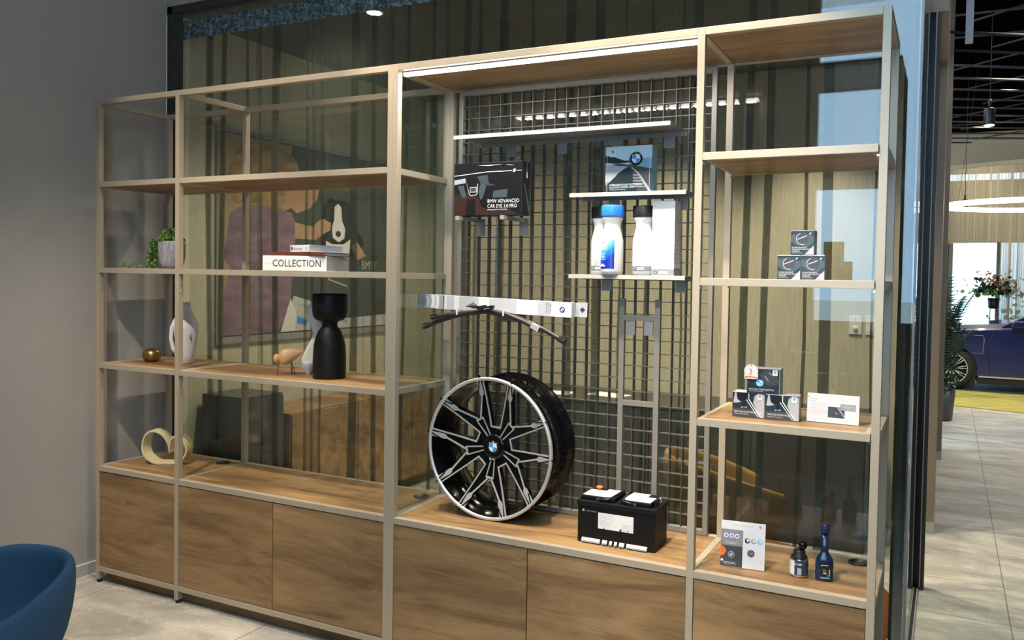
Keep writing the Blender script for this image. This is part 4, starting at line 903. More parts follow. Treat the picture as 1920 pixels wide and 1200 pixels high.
# wiper carton
wy = 0.30
wx0, wx1 = 2.101, 2.983
wp = thing('wiper_carton', 'long slim white and grey wiper blade carton leaning across the grid', 'box', ((wx0 + wx1) / 2, wy, 1.6915)); wp.rotation_euler = (0, R(1.42), 0)
h = 0.070; w2 = (wx1 - wx0) / 2
MB().m('lgrey').box(-w2, 0, 0, w2, 0.045, h).build('carton', wp, bevel=0.0008)
b = MB(); y = -0.0006
b.m('lgrey').rect(-w2, 0, w2, h, y)
xs_ = [(-w2 + 0.002, 'mgrey', 0.1), (0, 0, 0)]
for (a, c, mt) in ((0.0, 0.10, 'mgrey'), (0.135, 0.165, 'mgrey'), (0.16, 0.18, 'paper'), (0.225, 0.255, 'paper'), (0.26, 0.37, 'lgrey'), (0.37, 0.43, 'paper'), (0.585, 0.70, 'paper'), (0.70, 0.775, 'lgrey'), (0.775, 0.882, 'paper')): b.m(mt).rect(-w2 + a, 0.0005, -w2 + c, h - 0.0005, y - 0.0005)
for rr, mt in ((0.034, 'paper'), (0.031, 'mgrey'), (0.026, 'lgrey'), (0.023, 'mgrey')): b.m(mt).disc(-w2 + 0.036, 0.035, rr, y - 0.0008 - (0.034 - rr) * 0.05, 32)
for r0, r1 in ((0.055, 0.068), (0.085, 0.098)):
    P = [(-w2 + 0.036 + r1 * math.cos(R(a)), 0.035 + min(max(r1 * math.sin(R(a)), -0.034), 0.034)) for a in range(-30, 31, 6)] + [(-w2 + 0.036 + r0 * math.cos(R(a)), 0.035 + min(max(r0 * math.sin(R(a)), -0.034), 0.034)) for a in range(30, -31, -6)]
    b.m('paper').poly(P, y - 0.0009)
b.m('ink').rect(-w2 + 0.005, 0.018, -w2 + 0.009, 0.062, y - 0.0012)
b.text('1 Satz / Set', 0.009, -w2 + 0.768, 0.064, y - 0.0012, rot=R(-90)); b.text('650 mm / 26"', 0.009, -w2 + 0.757, 0.064, y - 0.0012, rot=R(-90)); b.text('500 mm / 20"', 0.009, -w2 + 0.746, 0.064, y - 0.0012, rot=R(-90))
b.roundel(-w2 + 0.833, 0.035, 0.014, y - 0.0010, False)
b.build('print', wp)
b = MB().m('lgrey').poly([(w2 + 0.0, 0.004), (w2 + 0.06, 0.004), (w2 + 0.06, h + 0.004), (w2, h)], 0.044, 0.001); b.m('dgrey').poly([(w2 + 0.035, 0.052), (w2 + 0.04, 0.045), (w2 + 0.05, 0.038), (w2 + 0.04, 0.030), (w2 + 0.035, 0.022), (w2 + 0.03, 0.030), (w2 + 0.02, 0.038), (w2 + 0.03, 0.045)], 0.0432, 0.0004); b.build('hang_flap', wp)
# wiper blades
def ony(P): return P
def wiper(name, label, pts, off, tip2=True):
    t = thing('car_wiper', label, 'wiper', (2.56, 0.235, 1.70), 0, 'car wipers under the long carton')
    P = [(x - 2.56, off, z - 1.70) for x, z in pts]; C_ = []
    for i in range(len(P) - 1):
        for k in range(5): C_.append(tuple(P[i][j] + (P[i + 1][j] - P[i][j]) * k / 5 for j in range(3)))
    C_.append(P[-1]); vs = []; fs = []
    for i, p in enumerate(C_):
        q0, q1 = Vector(C_[max(i - 1, 0)]), Vector(C_[min(i + 1, len(C_) - 1)]); t_ = (q1 - q0).normalized(); n_ = Vector((-t_.z, 0, t_.x))
        for a, c in ((0.012, -0.002), (0.004, -0.010), (-0.010, -0.008), (-0.012, 0.004), (0.010, 0.004)): vs.append(Vector(p) + n_ * a + Vector((0, c, 0)))
    for i in range(len(C_) - 1):
        for q in range(5): fs.append((i * 5 + q, i * 5 + (q + 1) % 5, i * 5 + 5 + (q + 1) % 5, i * 5 + 5 + q))
    fs += [(0, 1, 2, 3, 4), tuple(len(vs) - 5 + i for i in range(5))[::-1]]
    MB().m(M.get('wiper') or M.setdefault('wiper', mat('wiper_rubber', (0.035, 0.03, 0.028), 0.4))).add(vs, fs, True).build('blade', t)
    for e_, d in ((0, 1), (-1, -1)):
        p = Vector(C_[e_]); q = Vector(C_[e_ + 6 * d] if e_ == 0 else C_[-7]); dr = (q - p).normalized(); up_ = Vector((-dr.z, 0, dr.x))
        MB().m('black').obox(p + dr * 0.014, dr * 0.020, Vector((0, 0.009, 0)), up_ * 0.0135).build('end_cap', t, bevel=0.003)
    return t, C_
t, C_ = wiper('a', 'longer dark wiper blade reaching lower at both ends', [(2.197, 1.611), (2.30, 1.648), (2.42, 1.682), (2.55, 1.698), (2.70, 1.684), (2.85, 1.636), (2.985, 1.573)], -0.006)
t2, C2 = wiper('b', 'shorter dark wiper blade lying in front, clipped at its centre', [(2.262, 1.662), (2.36, 1.676), (2.46, 1.690), (2.58, 1.702), (2.68, 1.692), (2.78, 1.66), (2.860, 1.625)], -0.030)
b = MB().m('black')
rnd = random.Random(2)
for k in range(7): b.obox((0.0 + rnd.uniform(-0.05, 0.05), -0.052 + rnd.uniform(-0.004, 0.004), 0.018 + rnd.uniform(-0.008, 0.008)), (rnd.uniform(0.016, 0.032), 0, rnd.uniform(-0.006, 0.006)), (0, 0.006, 0), (0.001, 0, rnd.uniform(0.003, 0.006)))
for k in range(4): b.tube([(-0.045 + 0.01 * k, -0.05, 0.018), (-0.085 + 0.012 * k, -0.052, 0.022 + 0.006 * k)], 0.003, 6)
b.lathe([(0.008, 0), (0.008, 0.01)], 12, (0.058, -0.045, 0.024), 'y'); b.build('clip_adapter', t2)
b = MB().m('paper').obox((-0.145, -0.03, -0.006), (0.0035, 0, 0), (0, 0.013, 0), (0, 0, 0.016)); b.obox((0.115, -0.03, -0.007), (0.0035, 0, 0), (0, 0.013, 0), (0, 0, 0.012)); b.build('paper_band', t2)
b = MB().m('silver').obox((0.285, -0.03, -0.066), (0.020, 0, -0.010), (0, 0.011, 0), (0.005, 0, 0.0105)); b.build('metal_sleeve', t2)

# ================================================================== ITEMS IN THE RIGHT BAY
def pbox(name, label, x, y, z, w, d, h, rz, group, body='paper'):
    t = thing(name, label, 'box', (x, y, z), rz, group)
    MB().m(body).box(-w / 2, -d / 2, 0, w / 2, d / 2, h).build('carton', t, bevel=0.0008); return t
QZ2, QZ1 = 1.8765, 1.3183
def filler(x, z, label):
    w, d, h = 0.089, 0.075, 0.0955
    t = pbox('filler_cap_box', label, x, 0.138, z, w, d, h, 0, 'small stacked fuel filler cap cover boxes', M['page'])
    y = -d / 2 - 0.0006; b = MB()
    b.m('dteal').rect(-w / 2 + 0.0005, 0.001, w / 2 - 0.0005, h - 0.003, y).m('teal').poly([(-w / 2 + 0.001, 0.078), (0.0, 0.085), (w / 2 - 0.001, 0.072), (w / 2 - 0.001, 0.05), (0.02, 0.03), (-0.02, 0.036), (-w / 2 + 0.001, 0.055)], y - 0.0003)
    b.m('dgrey').disc(0.0, 0.062, 0.0245, y - 0.0006)
    P = [(0.023 * math.cos(R(a)), 0.062 + 0.023 * math.sin(R(a))) for a in range(110, 300, 10)]; Pi = [(x * 0.93, 0.062 + (z_ - 0.062) * 0.93) for x, z_ in P[::-1]]
    b.m('paper').poly(P + Pi, y - 0.0009); b.m('silver').poly([(-0.018, 0.058), (-0.016, 0.063), (0.017, 0.076), (0.018, 0.072)], y - 0.0011)
    b.m('lilac').poly([(0.010, 0.001), (w / 2 - 0.0005, 0.036), (w / 2 - 0.0005, 0.001)], y - 0.0009)
    b.roundel(0.030, 0.082, 0.0065, y - 0.001, False); b.build('front_print', t)
    b = MB().m('paper').text('M PERFORMANCE', 0.0078, -0.039, 0.0255, y - 0.0012, sx=0.9); b.text('FUEL FILLER CAP COVER', 0.0078, -0.039, 0.0185, y - 0.0012, sx=0.86); b.text('CARBON.', 0.0078, -0.039, 0.0115, y - 0.0012, sx=0.9); b.rect(-0.039, 0.007, 0.0, 0.008, y - 0.0012); b.build('lettering', t)
filler(4.0175, QZ2, 'small filler cap cover box, lower left of the three stacked')
filler(4.1085, QZ2, 'small filler cap cover box, lower right of the three stacked')
filler(4.0665, QZ2 + 0.0965, 'small filler cap cover box, topmost of the three stacked')
def led_box(x, y, z, rz, label, top=False):
    w, d, h = 0.130, 0.072, 0.1
    t = pbox('door_projector_box', label, x, y, z, w, d, h, rz, 'door light projector boxes stacked on the shelf', 'lgrey' if not top else 'silver')
    y = -d / 2 - 0.0006; b = MB()
    if top:
        b.m('dteal').rect(-w / 2, 0.0005, w / 2 - 0.002, h - 0.001, y).m('teal').poly([(-w / 2, 0.02), (-w / 2, 0.075), (-0.058, 0.05)], y - 0.0003)
        b.m('dgrey').poly([(-0.02, 0.075), (0.02, 0.098), (0.06, 0.06), (0.06, 0.04), (0.02, 0.03)], y - 0.0003)
        for pp in ([(0.004, 0.07), (0.008, 0.07), (0.022, 0.052), (0.02, 0.05)], [(0.02, 0.086), (0.024, 0.086), (0.034, 0.076), (0.03, 0.076)]): b.m('silver').poly(pp, y - 0.0006)
        b.m('cyan').disc(-0.014, 0.042, 0.014, y - 0.0006, sx=1.1).m('paper').disc(-0.014, 0.042, 0.010, y - 0.0009).m('blue').poly([(-0.014, 0.042), (-0.014, 0.051), (-0.023, 0.042)], y - 0.0012).poly([(-0.014, 0.042), (-0.014, 0.033), (-0.005, 0.042)], y - 0.0012)
    else:
        b.m('dteal').rect(-w / 2, 0.0005, w / 2, h - 0.001, y).m('dgrey').rect(-w / 2, 0.0005, w / 2, 0.033, y - 0.0003)
        b.m('silver').poly([(-0.055, 0.098), (-0.050, 0.098), (-0.045, 0.07), (-0.03, 0.06), (-0.05, 0.055), (-0.062, 0.056)], y - 0.0006)
        b.m('ink').poly([(-0.045, 0.098), (-0.005, 0.098), (-0.005, 0.075), (-0.02, 0.066), (-0.04, 0.07)], y - 0.0006)
        b.m('silver').poly([(0.02, 0.06), (0.025, 0.088), (0.04, 0.097), (0.0645, 0.094), (0.0645, 0.002), (0.05, 0.002)], y - 0.0006)
        b.m('paper').poly([(0.0, 0.098), (0.003, 0.098), (0.003, 0.075), (0.054, 0.003), (0.048, 0.003), (0.0, 0.073)], y - 0.0009).poly([(-0.007, 0.072), (0.043, 0.003), (0.040, 0.003), (-0.010, 0.072)], y - 0.0009)
        b.m('navy').poly([(-0.030, 0.037), (-0.017, 0.068), (-0.005, 0.037)], y - 0.0006)
        b.m('cyan').poly([(-0.030, 0.037), (-0.026, 0.042), (-0.021, 0.042), (-0.025, 0.037)], y - 0.0011).m('red').poly([(-0.023, 0.037), (-0.019, 0.042), (-0.014, 0.042), (-0.018, 0.037)], y - 0.0011).m('paper').text('M', 0.009, -0.014, 0.0365, y - 0.0011, sx=1.3)
    b.m('paper').rect(0.036, 0.074, 0.056, 0.096, y - 0.0012); b.roundel(0.046, 0.088, 0.0050, y - 0.0016, False); b.build('front_print', t)
    b = MB().m('paper').text('BMW LED-TÜRPROJEKTOR.' if top else 'BMW LED DOOR PROJECTOR.', 0.0095, -0.056, 0.018 if not top else 0.013, y - 0.0014, sx=0.86); b.text('ORIGINAL BMW ACCESSORIES', 0.0042, -0.056, 0.011 if not top else 0.007, y - 0.0014); b.build('lettering', t)
    return t
led_box(3.868, 0.158, QZ1, R(-1.5), 'door projector box with silver car door print, lower left of the stack')
led_box(4.001, 0.152, QZ1, R(3), 'door projector box with silver car door print, lower right of the stack')
led_box(3.925, 0.155, QZ1 + 0.1005, R(1), 'dark teal door projector box, on top of the other two', True)
bg_ = thing('rank_badge', 'round white and orange rosette tag with a 3, stuck on top projector box', 'badge', (3.878, 0.109, 1.478))
b = MB(); b.m('paper').disc(0, 0.029, 0.028, 0, 28, 0.0012).rect(-0.027, -0.002, 0.028, 0.018, -0.0002, 0.0012).m('orange').poly([(-0.024, -0.0005), (-0.012, 0.004), (0.012, 0.004), (0.026, -0.001), (0.026, 0.006), (0.0, 0.009), (-0.024, 0.008)], -0.0008)
b.poly([(-0.006, 0.048), (0, 0.056), (0.006, 0.048), (0, 0.051)], -0.0008)
for k in range(22): b.disc(0.0235 * math.cos(k * 0.2856), 0.029 + 0.0235 * math.sin(k * 0.2856), 0.0009, -0.0006, 8)
b.build('rosette', bg_); MB().m('orange').text('3', 0.034, -0.010, 0.015, -0.0012).build('numeral', bg_)
# price cards
def card(name, label, x, y, z, w, h, rz, tilt, draw):
    t = thing(name, label, 'sign', (x, y, z), 0, None, (R(tilt), 0, rz))
    MB().m('paper').box(-w / 2, 0, 0, w / 2, 0.004, h).build('card', t, bevel=0.0008)
    b = MB(); draw(b); b.build('print', t)
    MB().m('glass').box(-w / 2 + 0.01, 0.0045, 0.0, w / 2 - 0.01, 0.0055, h * 0.9).build('holder', t)
    return t
def c1(b):
    y = -0.0005
    b.m('ink').disc(-0.094, 0.098, 0.002, y)
    b.m('pink')
    for k in range(6): b.rect(-0.09 + 0.004 * (k % 2), 0.070 - k * 0.0085, -0.02 - 0.008 * (k % 3), 0.0725 - k * 0.0085, y)
    b.m('lgrey').rect(-0.088, 0.088, -0.06, 0.090, y).rect(-0.088, 0.080, -0.065, 0.082, y).rect(-0.095, 0.012, 0.095, 0.0128, y)
    b.m('dgrey').rect(-0.018, 0.022, 0.045, 0.064, y).m('silver').poly([(0.015, 0.063), (0.022, 0.063), (0.045, 0.030), (0.045, 0.024)], y - 0.0004).m('cyan').rect(0.010, 0.038, 0.016, 0.042, y - 0.0004).m('red').rect(0.016, 0.038, 0.022, 0.042, y - 0.0004)
    b.m('mgrey').rect(0.028, 0.053, 0.086, 0.077, y - 0.0003).m('silver').poly([(0.03, 0.066), (0.05, 0.074), (0.084, 0.068), (0.06, 0.06)], y - 0.0007)
def c2(b):
    y = -0.0005
    b.m('grey_print').rect(-0.089, 0.083, 0.0, 0.150, y).m('dgrey').rect(-0.089, 0.002, 0.0, 0.085, y - 0.0002)
    for x in (-0.068, -0.046, -0.024): b.m('paper').disc(x, 0.125, 0.0095, y - 0.0005).m('blue').disc(x, 0.125, 0.005, y - 0.0009, 12)
    b.m('lgrey').rect(-0.072, 0.098, -0.02, 0.1, y - 0.0005).rect(-0.072, 0.092, -0.03, 0.094, y - 0.0005).rect(-0.075, 0.012, -0.025, 0.014, y - 0.0005).rect(-0.075, 0.018, -0.03, 0.020, y - 0.0005)
    b.m('orange').poly([(-0.089, 0.04), (-0.089, 0.085), (-0.07, 0.075), (-0.065, 0.06), (-0.075, 0.045)], y - 0.0006)
    b.m('lgrey').disc(-0.045, 0.05, 0.013, y - 0.0006); b.roundel(-0.045, 0.05, 0.011, y - 0.001, False); b.m('paper').disc(-0.082, 0.025, 0.005, y - 0.0006)
    for x, mt in ((0.018, 'navy'), (0.043, 'mgrey'), (0.068, 'cyan')): b.m(mt).disc(x, 0.111, 0.0105, y).m('paper').disc(x + 0.002, 0.113, 0.006, y - 0.0004)
    b.m('dgrey').disc(0.034, 0.062, 0.0145, y).m('grey_print').disc(0.034, 0.062, 0.010, y - 0.0004).m('ink').disc(0.034, 0.062, 0.008, y - 0.0008, 6).m('grey_print').disc(0.034, 0.062, 0.005, y - 0.0012)
    b.m('lgrey').rect(-0.04, 0.168, 0.04, 0.170, y); b.m('pink').rect(0.015, 0.135, 0.05, 0.137, y).rect(0.012, 0.086, 0.03, 0.088, y).disc(0.075, 0.03, 0.005, y)
    b.roundel(0.068, 0.170, 0.0045, y, False)
card('price_card', 'white landscape price card with two small photos, right of projector boxes', 4.190, 0.153, QZ1 + 0.0005, 0.198, 0.112, R(-3), -6, c1)
card('price_card', 'white portrait price card showing wheel cap emblems, on right counter', 3.858, 0.118, ZC1 + 0.0005, 0.178, 0.184, R(6), -7, c2)
# additive bottles
t = thing('touch_up_bottle', 'short black-capped bottle with navy and white label, on right counter', 'bottle', (4.079, 0.150, ZC1))
MB().m('chrome').lathe([(0.034, 0), (0.036, 0.003), (0.036, 0.012), (0.036, 0.066), (0.0355, 0.070), (0.030, 0.074)], 36, sy=0.75).build('body', t)
b = MB()
def arcl(b, a0, a1, z0, z1, r, sy=0.75, n=12):
    vs = []
    for i in range(n + 1): a = R(a0 + (a1 - a0) * i / n); vs += [(r * math.sin(a), -r * math.cos(a) * sy, z0), (r * math.sin(a), -r * math.cos(a) * sy, z1)]
    b.add(vs, [(2 * i, 2 * i + 2, 2 * i + 3, 2 * i + 1) for i in range(n)], True)
b.m('paper'); arcl(b, -95, -22, 0.008, 0.064, 0.0364); b.m(M.setdefault('navy_print', mat('navy_print', (0.03, 0.05, 0.10), 0.4))); arcl(b, -22, 85, 0.008, 0.064, 0.0364); b.build('label', t)
b = MB().m('paper').rect(-0.001, 0.053, 0.016, 0.0555, -0.0290).rect(-0.001, 0.049, 0.013, 0.0515, -0.0290).disc(-0.008, 0.0525, 0.003, -0.0290)
for k in range(9): b.rect(-0.002, 0.036 - k * 0.003, 0.014, 0.0375 - k * 0.003, -0.0290)
b.build('lettering', t)
MB().m('black').lathe([(0.030, 0.072), (0.032, 0.078), (0.024, 0.086), (0.023, 0.100), (0.021, 0.104)], 28).build('shoulder', t)
MB().m('gloss_black').tube([(0.008, 0, 0.102), (0.010, 0, 0.112)], 0.009, 16).lathe([(0.004, -0.017), (0.012, -0.014), (0.018, -0.004), (0.018, 0.004), (0.012, 0.014), (0.004, 0.017)], 28, (0.013, 0, 0.123)).build('applicator_knob', t)
t = thing('additive_bottle', 'tall dark blue long-necked fuel additive bottle on right counter', 'bottle', (4.176, 0.150, ZC1), R(8))
b = MB().m('navy').lathe([(0.030, 0), (0.0335, 0.004), (0.0345, 0.010), (0.0345, 0.070), (0.032, 0.082), (0.024, 0.096), (0.0155, 0.108), (0.0135, 0.118), (0.0125, 0.190)], 40, sq=2.8, sy=0.62); b.build('body', t)
MB().m(M.setdefault('navy_cap', mat('navy_cap', (0.012, 0.018, 0.06), 0.45))).lathe([(0.0165, 0.186), (0.017, 0.190), (0.017, 0.216), (0.013, 0.222)], 28).build('cap', t)
b = MB().m('ink').rect(-0.014, 0.010, 0.026, 0.070, -0.0218).m('cyan').rect(-0.014, 0.012, 0.022, 0.016, -0.0224).m('brass').poly([(-0.008, 0.048), (0.006, 0.048), (0.008, 0.035), (-0.004, 0.034)], -0.0224).m('paper').rect(-0.004, 0.030, 0.008, 0.034, -0.0226).rect(-0.006, 0.062, 0.014, 0.0645, -0.0224).disc(-0.010, 0.062, 0.0025, -0.0224).rect(0.018, 0.022, 0.0205, 0.048, -0.0224).rect(0.010, 0.022, 0.014, 0.024, -0.0224); b.build('label', t)

# ================================================================== BLUE CHAIR
ch = thing('tub_chair', 'blue wool upholstered tub chair at the lower left corner of the view', 'chair', (1.50, -1.53, 0), R(-6))
b = MB().m('blue_fabric'); n = 48; vs = []; fs = []
# rim height by angle (0 = back, towards +y), opening towards -y
def rim(a): k = abs(a) / 140; return 0.805 - 0.20 * max(0, (k - 0.22) / 0.78) ** 1.25
rows = [(0.60, 0.30), (0.80, 0.40), (0.95, 0.62), (1.0, 0.82), (1.0, 0.94), (0.985, 0.985), (0.95, 1.0), (0.91, 0.985), (0.885, 0.94), (0.86, 0.80), (0.80, 0.64), (0.74, 0.54)]
AR = [(-140 + 280 * i / n) for i in range(n + 1)]
for kr, kh in rows:
    for a in AR:
        h = rim(a); r = 0.375 * kr * (1 + 0.05 * math.cos(R(2 * a))); z = 0.16 + (h - 0.16) * kh
        vs.append((r * math.sin(R(a)), r * math.cos(R(a)), z))
N = n + 1
for j in range(len(rows) - 1):
    for i in range(n): fs.append((j * N + i, (j + 1) * N + i, (j + 1) * N + i + 1, j * N + i + 1))
b.add(vs, fs, True)
fs2 = [tuple(j * N for j in range(len(rows))), tuple(j * N + n for j in range(len(rows)))[::-1]]
for q in fs2: b.f.append(q); b.mi.append(0); b.sm.append(False)
b.build('shell', ch, sub=1)
MB().m('blue_fabric').lathe([(0.24, 0.34), (0.29, 0.37), (0.30, 0.43), (0.28, 0.46), (0.05, 0.47)], 40, (0, -0.03, 0)).build('seat', ch)
for sx, sy in ((1, 1), (-1, 1), (1, -1), (-1, -1)): MB().m('black').tube([(sx * 0.15, sy * 0.15, 0.34), (sx * 0.26, sy * 0.25, 0.0)], 0.013, 10).build('leg', ch)

mu = M['mustard'] = mat('mustard_fabric', (0.20, 0.11, 0.02), 0.9)
c = copy_tree(ch); c.location = (3.38, 1.72, 0.0125); c.rotation_euler = (0, 0, R(120)); c['label'] = 'mustard tub chair standing on the round rug behind the glass'; c.name = 'tub_chair'
for o in c.children:
    if o.name.startswith(('shell', 'seat')): o.data = o.data.copy(); o.data.materials[0] = mu

# ================================================================== SHOWROOM
tag(MB().m('rug').add([(3.0, 10.9, 0.012), (3.9, 10.62, 0.012), (4.6, 10.45, 0.012), (5.2, 10.30, 0.012), (5.9, 10.15, 0.012), (7.0, 10.15, 0.012), (8.4, 10.6, 0.012), (9.2, 11.5, 0.012), (9.2, 12.15, 0.012), (3.0, 12.6, 0.012),
    (3.0, 10.9, 0.0), (3.9, 10.62, 0.0), (4.6, 10.45, 0.0), (5.2, 10.30, 0.0), (5.9, 10.15, 0.0), (7.0, 10.15, 0.0), (8.4, 10.6, 0.0), (9.2, 11.5, 0.0), (9.2, 12.15, 0), (3.0, 12.6, 0)],
    [(0, 1, 2, 3, 4, 5, 6, 7, 8, 9)] + [(i, (i + 1) % 10, 10 + (i + 1) % 10, 10 + i) for i in range(10)]).build('yellow_rug'), 'mottled yellow rug with curved edge in front of the blue car', 'rug')
struct(MB().m('dgrey').box(2.5, 12.3, 0.0, 9.4, 16.8, 0.010).build('floor_display'))
# car
car = thing('car', 'dark blue car seen from its left side in the far showroom', 'car', (4.66, 12.62, 0.010))
L = [(-0.86, 0.45), (-0.88, 0.70), (-0.80, 0.93), (-0.5, 1.02), (0.0, 1.07), (0.5, 1.10), (0.95, 1.13), (2.0, 1.12), (3.2, 1.13), (4.1, 1.10), (4.2, 0.9), (4.22, 0.5), (4.1, 0.3), (3.62, 0.28)]
L += [(3.2 + 0.41 * math.cos(R(a)), 0.37 + 0.41 * math.sin(R(a))) for a in range(-10, 191, 20)] + [(2.78, 0.24), (0.44, 0.22)]
L += [(0.0 + 0.41 * math.cos(R(a)), 0.37 + 0.41 * math.sin(R(a))) for a in range(-15, 191, 20)] + [(-0.43, 0.26), (-0.75, 0.25)]
def loft(b, P, ys):
    """side outline P (x,z) repeated at each (y, inset, dz)"""
    n = len(P); vs = []; cx_ = 1.6; cz_ = 0.7
    for y, k, dz in ys: vs += [(cx_ + (x - cx_) * k, y, z + (dz if z > 0.85 else 0)) for x, z in P]
    fs = []
    for j in range(len(ys) - 1):
        for i in range(n): fs.append((j * n + i, j * n + (i + 1) % n, (j + 1) * n + (i + 1) % n, (j + 1) * n + i))
    fs += [tuple(range(n))[::-1], tuple((len(ys) - 1) * n + i for i in range(n))]
    b.add(vs, fs, False)
b = MB().m('carpaint'); loft(b, L, [(0.02, 0.995, -0.03), (0.06, 1.0, 0.0), (0.25, 1.0, 0.07), (0.97, 1.0, 0.11), (1.70, 1.0, 0.07), (1.89, 1.0, 0), (1.95, 0.995, -0.03)]); b.build('body', car, bevel=0.02)
Gp = [(0.85, 1.10), (1.55, 1.50), (2.3, 1.60), (3.1, 1.56), (4.0, 1.12)]
b = MB().m('gloss_black'); loft(b, Gp, [(0.16, 1.0, -0.02), (0.28, 0.97, -0.01), (1.66, 0.97, -0.01), (1.78, 1.0, -0.02)]); b.build('windows', car)
b = MB().m('carpaint').tube([(0.80, 0.10, 1.12), (1.53, 0.22, 1.50), (2.3, 0.26, 1.60), (3.15, 0.24, 1.55), (4.0, 0.14, 1.12)], 0.028, 8); b.build('roof_pillar', car)
b = MB().m('carpaint').obox((1.05, -0.03, 1.20), (0.10, 0, 0.0), (0, 0.06, 0), (0.02, 0, 0.065)); b.build('wing_mirror', car, bevel=0.03)
MB().m('black').box(0.95, -0.02, 1.10, 1.15, 0.06, 1.15).build('mirror_base', car)
MB().m('chrome').box(0.45, 0.004, 0.235, 2.78, 0.02, 0.26).build('sill_trim', car)
MB().m('black').box(0.42, 0.03, 0.12, 2.8, 1.9, 0.235).build('underbody', car)
b = MB().m('ink').tube([(0.62, 0.012, 0.30), (0.58, 0.012, 0.72), (0.66, 0.004, 1.08)], 0.004, 6).tube([(1.85, 0.012, 0.28), (1.85, 0.006, 1.1)], 0.004, 6); b.build('door_seam', car)
b = MB().m('galv').tube([(0.18, 0.018, 0.98), (0.50, 0.016, 0.98), (0.52, 0.016, 0.90), (0.50, 0.016, 0.66), (0.32, 0.016, 0.66)], 0.006, 6); b.build('fender_vent', car)
MB().m('galv').tube([(-0.5, 0.052, 1.00), (0.2, 0.045, 1.055), (1.0, 0.04, 1.10), (2.5, 0.04, 1.10)], 0.005, 6).build('shoulder_crease', car)
for x in (0.0, 3.2):
    for y, s_ in ((0.0, 1), (1.72, -1)):
        w_ = MB().m('rubber').lathe([(0.27, 0.0), (0.355, 0.0), (0.372, -0.02), (0.372, -0.21), (0.355, -0.23), (0.27, -0.23)], 48, (x, y, 0.365), 'y', cap=False); tyre = w_.build('tyre', car)
        r_ = MB().m('gloss_black').lathe([(0.27, -0.10), (0.265, -0.02), (0.02, -0.06)], 40, (x, y, 0.365), 'y'); r_.m('alu').lathe([(0.272, 0.0), (0.275, 0.004), (0.258, 0.003), (0.255, -0.02)], 40, (x, y, 0.365), 'y', cap=False)
        for k in range(10):
            a = R(36 * k + 8)
            for q in (-0.10, 0.10): r_.tube([(x + 0.05 * math.cos(a), y + 0.03, 0.365 + 0.05 * math.sin(a)), (x + 0.262 * math.cos(a + q), y - 0.0, 0.365 + 0.262 * math.sin(a + q))], 0.007, 6)
        r_.build('rim', tyre)
MB().m('black').obox((0, 0.8, 0.37), (0.40, 0, 0), (0, 0.75, 0), (0, 0, 0.3)).build('wheel_well', car)
MB().m('black').obox((3.2, 0.8, 0.37), (0.40, 0, 0), (0, 0.75, 0), (0, 0, 0.3)).build('wheel_well', car)
# chain curtain
b = MB().m('chain'); rnd = random.Random(9)
for i in range(300):
    u = i / 299; x = 4.30 + 3.6 * u; y = 15.5 - 0.9 * math.sin(u * 2.2) ; z1 = 4.30; z0 = (2.74 + 0.02 * rnd.random()) if x < 5.50 else 0.9
    r_ = 0.0035 + 0.0025 * rnd.random()
    b.box(x - r_, y - r_, z0, x + r_, y + r_, z1)
chn = b.build('chain_curtain'); tag(chn, 'gold hanging chain curtain in a curve in front of the showroom windows', 'chain curtain', None, 'stuff')
b = MB().m('beige'); Pp = [(4.30 + 3.6 * u / 30, 15.5 - 0.9 * math.sin(u / 30 * 2.2)) for u in range(31)]
for (xa, ya), (xb, yb) in zip(Pp[:-1], Pp[1:]): b.obox(((xa + xb) / 2, (ya + yb) / 2, 4.34), ((xb - xa) / 2, (yb - ya) / 2, 0), (0, 0.03, 0), (0, 0, 0.04))
tag(b.build('curtain_rail'), 'curved cream rail carrying the gold chain curtain', 'rail')
# ring light
rl = thing('ring_pendant_light', 'large glowing ring pendant light hanging above the blue car', 'pendant light', (5.72, 9.3, 2.98)); rl.rotation_euler = (R(1.8), 0, 0)
MB().m('ring').tube([(1.22 * math.cos(R(a)), 1.22 * math.sin(R(a)), 0) for a in range(0, 360, 5)], 0.035, 10, closed=True).build('ring', rl)
for a in (150, 270, 30): MB().m('black').tube([(1.22 * math.cos(R(a)), 1.22 * math.sin(R(a)), 0.03), (0.95 * math.cos(R(a)), 0.95 * math.sin(R(a)), 2.2)], 0.003, 6).build('cable', rl)
# track spot
ts = thing('spotlight', 'black cylindrical spotlight hanging under the dark ceiling grid', 'spotlight', (4.98, 8.0, 3.86))
MB().m('black').lathe([(0.062, 0.0), (0.065, 0.01), (0.065, 0.20), (0.06, 0.205)], 28).tube([(0, 0, 0.2), (0, 0, 0.32)], 0.02, 10).tube([(0, 0, 0.3), (0, 0, 1.40)], 0.006, 6).build('housing', ts); MB().m('bulb').lathe([(0.055, -0.004), (0.058, 0.0)], 24).build('lamp_glass', ts)
ts2 = copy_tree(ts); ts2.location = (4.80, 13.0, 3.27); ts2.scale = (0.8, 0.8, 0.8); ts2['label'] = 'small pendant spotlight in front of the gold chain curtain'
MB().m('black').tube([(0, 0, 0.2), (0, 0, 3.9)], 0.006, 6).build('cord', ts2)
